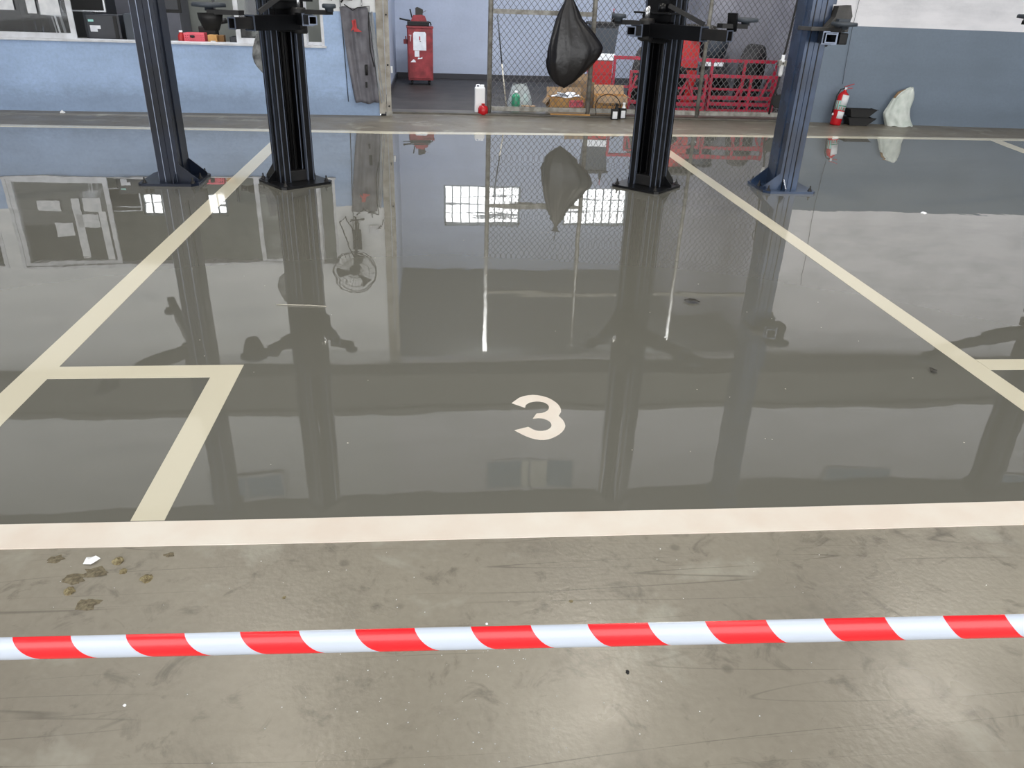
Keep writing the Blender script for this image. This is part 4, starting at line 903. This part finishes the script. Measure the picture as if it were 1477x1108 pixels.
t = oc('black_handbag', 'small black bag with handle behind the pink basket', 'bag', -2.26, .50); m = MB(); m.box(-.10, -.06, 0, .11, .06, .19, .02); obj('bag_body', m, 'rubber', t); m = MB(); m.tube([(-.06, 0, .19), (-.05, 0, .235), (.05, 0, .235), (.06, 0, .19)], .008, 8); obj('handle', m, 'rubber', t); card(-.01, .03, .14, .155, -.06, 'paper', 'tag', t)
t = oc('bench_machine', 'dark drum-shaped bench machine on the office counter, right of the cartons', 'machine', -1.80, .45)
m = MB(); m.box(-.17, -.12, 0, .22, .12, .08, .01); obj('machine_base', m, 'officedark', t); m = MB(); m.lathe([(.09, .08), (.10, .12), (.12, .2), (.14, .22), (.19, .24), (.19, .29), (.12, .32), (0, .33)], 24); obj('machine_drum', m, 'greydark', t)
m = MB(); m.tube([(-.2, 0, .26), (-.27, -.02, .25)], [.03, .035], 12); obj('knob', m, 'rubber', t)
m = MB(); m.prism([(.05, .3), (.2, .26), (.2, .6), (.08, .62)], -.08, .06, lambda x, z, y: (x, y, z)); obj('upright_arm', m, 'officedark', t)
t = oc('lamp_pole', 'thin dark pole standing behind the black bag in the office', 'pole', -2.16, .62); m = MB(); m.tube([(0, 0, 0), (-.01, 0, .5)], .016, 8); obj('pole', m, 'rubber', t); m = MB(); m.lathe([(0, 0), (.06, 0), (.06, .015), (0, .02)], 16); obj('base', m, 'rubber', t)
t = oc('small_part', 'small dark tool beside the machine on the office counter', 'tool', -1.6, .26); m = MB(); m.box(-.09, -.03, 0, .1, .04, .045, .008); m.lathe([(0, 0), (.02, 0), (.02, .06), (0, .06)], 10, (.12, 0, 0)); obj('tool_body', m, 'greydark', t); m = MB(); m.lathe([(0, .045), (.012, .045), (.01, .07), (0, .07)], 8, (-.03, 0, 0)); obj('knob', m, 'white', t)
# office cupboards in the gloom
t = thing('office_cupboard', 'dark cupboard standing in the office behind the counter', 'cupboard', (-6.0, 13.2, .02)); m = MB(); m.box(-1.1, -.25, 0, 1.2, .25, 1.35, .01); obj('cupboard_body', m, 'officedark', t)
for x in (-1.05, -.3, .45):
    m = MB(); m.box(x, -.27, .05, x+.7, -.25, 1.3, .004); d_ = obj('door', m, 'rubber', t); q = MB(); q.box(x+.6, -.285, .65, x+.62, -.27, .8); obj('handle', q, 'steel', d_)
t = thing('grey_locker', 'pale grey locker against the office back wall', 'locker', (-4.9, 15.2, .02)); m = MB(); m.box(-.6, -.3, 0, .6, .3, 1.9, .01); obj('locker_body', m, 'wall_part', t)
for x in (-.58, .02):
    m = MB(); m.box(x, -.315, .04, x+.56, -.3, 1.86, .004); obj('door', m, 'wall_part', t)

# ------------------------------------------------------------------ debris on the floors
def chip(name, label, cat, x, y, r, mt, h=.01, n=13, z=0, sx_=1, sy_=1, rz=0, seed=1, group=None):
    rnd = random.Random(seed); m = MB(); vs = []; rings = 4
    for j in range(rings+1):
        v = j/rings
        for k in range(n):
            a = 2*pi*k/n; q = r*(1-v*v*.95)*((.4+.8*rnd.random()) if h < .0045 and r > .01 else (.7+.5*rnd.random()))
            vs.append((q*cos(a)*sx_, q*sin(a)*sy_, h*v*(.7+.5*rnd.random())))
    fs = [(j*n+k, j*n+(k+1) % n, (j+1)*n+(k+1) % n, (j+1)*n+k) for j in range(rings) for k in range(n)]
    fs.append(tuple(rings*n+k for k in range(n))); fs.append(tuple(reversed(range(n))))
    m.add(vs, fs); return solid(name, m, mt, label, cat, (x, y, z), rz, group)
m = MB(); m.add([(-.020, -.010, .002), (.004, -.014, .004), (.024, .006, .008), (.010, .012, .014), (-.004, .016, .006), (-.016, .010, .010), (-.006, 0, .009)], [(0, 1, 6), (1, 2, 6), (2, 3, 6), (3, 4, 6), (4, 5, 6), (5, 0, 6)])
o = solid('paper_scrap', m, 'white', 'torn white paper scrap on the dull floor near the left end of the white line', 'paper', (-.998, 1.832, .001)); o.modifiers.new('t', 'SOLIDIFY').thickness = .001
G1 = 'dried mud clods near the paper scrap'
chip('mud_clod', 'pale mud clod just right of the white paper scrap', 'mud', -.925, 1.832, .016, 'dirt', .014, seed=3)
chip('mud_clod', 'small mud clod below and right of the paper scrap', 'mud', -.895, 1.787, .011, 'dirt', .010, seed=4)
chip('mud_clod', 'round crumbly mud clod, rightmost of the group', 'mud', -.822, 1.752, .017, 'dirt', .012, seed=5)
chip('mud_clod', 'mud clod nearest the tape, lowest of the group', 'mud', -1.01, 1.712, .015, 'dirt', .014, seed=6)
chip('mud_clod', 'flat brown mud smear left of the clods', 'mud', -1.02, 1.765, .024, 'dirt2', .004, seed=7, sx_=1.5)
chip('mud_clod', 'flattened dark mud patch under the clods', 'mud', -.97, 1.785, .026, 'dirt2', .003, seed=8, sx_=1.7)
chip('mud_clod', 'faint dark mud spot at the edge of the white line', 'mud', -1.10, 1.85, .02, 'dirt2', .002, seed=9, sx_=1.4)
chip('mud_clod', 'small mud spot below the white line, right of the clods', 'mud', -.79, 1.855, .012, 'dirt2', .003, seed=10, sx_=1.3)
chip('mud_clod', 'mud stain between the clods and the tape', 'mud', -.94, 1.66, .025, 'dirt2', .0015, seed=11, sx_=1.3)
# leaves
def leaf(label, x, y, rz, L, Wd):
    m = MB(); m.grid(8, 4, lambda u, v: (L*(u-.5), Wd*(v-.5)*sin(pi*min(max(u, .03), .97))*2, .006*sin(pi*u)+.01*abs(v-.5)+.004)); o = solid('leaf', m, 'leaf', label, 'leaf', (x, y, .002), rz); o.modifiers.new('t', 'SOLIDIFY').thickness = .001; return o
leaf('dark curled leaf on the glossy floor between the right pair of lift posts', 1.405, 3.895, R(-20), .085, .02)
leaf('small dark leaf on the glossy floor near the right bay line', 2.276, 3.0, R(30), .035, .018)
m = MB(); m.tube([(-.84, 3.862, .004), (-.76, 3.85, .006), (-.66, 3.845, .006), (-.58, 3.834, .004)], .0022, 5)
solid('straw', m, 'twig', 'thin pale straw lying on the glossy floor below the left ribbed column', 'straw')
chip('black_speck', 'black crumb on the dull floor below the tape', 'crumb', .461, 1.344, .007, 'rubber', .006, seed=20, sx_=.7)
chip('white_pebble', 'white pebble on the glossy floor at the right', 'pebble', 3.969, 5.907, .025, 'white', .012, seed=21, z=.002)
chip('white_pebble', 'white pebble at the foot of the blue wall at far left', 'pebble', -4.55, 10.35, .03, 'white', .03, seed=22)
for i, (x, y, r_, l) in enumerate(((.121, 1.528, .004, 'tiny white chip just above the tape at centre'), (-.731, 1.317, .0045, 'tiny white chip below the tape at left'), (-.428, 1.658, .006, 'pale brown fleck on the dull floor left of centre'),
                                   (.36, 1.60, .006, 'grey fleck on the dull floor right of centre'))):
    chip('paint_chip', l, 'chip', x, y, r_, 'white' if i < 2 else 'dirt', .003, 6, seed=30+i)
rnd = random.Random(4); m = MB()
for i in range(150):
    if i < 90: x, y = rnd.gauss(-.02, .22), rnd.uniform(1.02, 1.45)
    else: x, y = rnd.uniform(-1.1, 1.6), rnd.uniform(1.0, 1.85)
    s_ = rnd.uniform(.0006, .0019); a_ = rnd.random()*3
    m.add([(x+s_*cos(a_+k*2.1)*1.2, y+s_*sin(a_+k*2.1), .0004) for k in range(3)]+[(x, y, .0022)], [(0, 1, 3), (1, 2, 3), (2, 0, 3)])
o = solid('white_flecks', m, 'white', 'sprinkle of tiny white paint flecks over the dull floor by the tape', 'flecks'); o['kind'] = 'stuff'
rnd = random.Random(9); m = MB()
for i in range(40):
    x, y = rnd.uniform(-1.5, 3), rnd.uniform(2.3, 5.5); s_ = rnd.uniform(.002, .005)
    m.add([(x+s_*cos(k*2.1), y+s_*sin(k*2.1), .0022) for k in range(3)]+[(x, y, .004)], [(0, 1, 3), (1, 2, 3), (2, 0, 3)])
o = solid('dust_flecks', m, 'twig', 'scattered pale dust flecks stuck in the glossy floor', 'flecks'); o['kind'] = 'stuff'

# ------------------------------------------------------------------ barrier tape
tm = bpy.data.materials.new('barrier_tape'); tm.use_nodes = True; nt = tm.node_tree; b_ = nt.nodes['Principled BSDF']
uvn = nt.nodes.new('ShaderNodeUVMap'); sp = nt.nodes.new('ShaderNodeSeparateXYZ'); nt.links.new(uvn.outputs[0], sp.inputs[0])
fr = nd(nt, 'ShaderNodeMath', operation='FRACT'); nt.links.new(sp.outputs['X'], fr.inputs[0])
gt = nd(nt, 'ShaderNodeMath', operation='GREATER_THAN'); nt.links.new(fr.outputs[0], gt.inputs[0]); gt.inputs[1].default_value = .515
nt.links.new(mixc(nt, gt.outputs[0], srgb(238, 40, 48), srgb(196, 205, 220)), b_.inputs['Base Color'])
b_.inputs['Roughness'].default_value = .22
F['tape'] = tm
A = Vector((-.626, .863, .641)); B = Vector((.800, .723, .744)); PXT = 1477.
dirt_ = (B-A)/1477.0
p_m = 167.5                       # stripe period as counted along the tape
view = Vector((0, -.72, .70)).normalized(); dn = Vector((0, -.70, -.72)).normalized()
N = 300; K = 10
vs = []; uvs = []
rad = .0262
def tz(s_): return .006*sin(s_*1.3)
for i in range(N+1):
    px = -2400+(6277)*i/N; c = A+dirt_*px
    for k in range(K+1):
        f = k/K; ang = R(-12+102*f)
        c2 = c+view*(rad*(cos(ang)-.6)*.95)+dn*(rad*(sin(ang)-.45))
        vs.append(c2); uvs.append(((px-21-42*f**1.5)/p_m, f))
fs = [(i*(K+1)+k, i*(K+1)+k+1, (i+1)*(K+1)+k+1, (i+1)*(K+1)+k) for i in range(N) for k in range(K)]
me = bpy.data.meshes.new('barrier_tape'); me.from_pydata([tuple(v) for v in vs], [], fs); me.update()
ul = me.uv_layers.new(name='UVMap')
for lp in me.loops: ul.data[lp.index].uv = uvs[lp.vertex_index]
me.polygons.foreach_set('use_smooth', [True]*len(fs)); me.materials.append(tm)
o = bpy.data.objects.new('barrier_tape', me); COL.objects.link(o); o.modifiers.new('t', 'SOLIDIFY').thickness = .0005
tag(o, 'red and white striped barrier tape stretched taut across the front of the bay', 'tape')
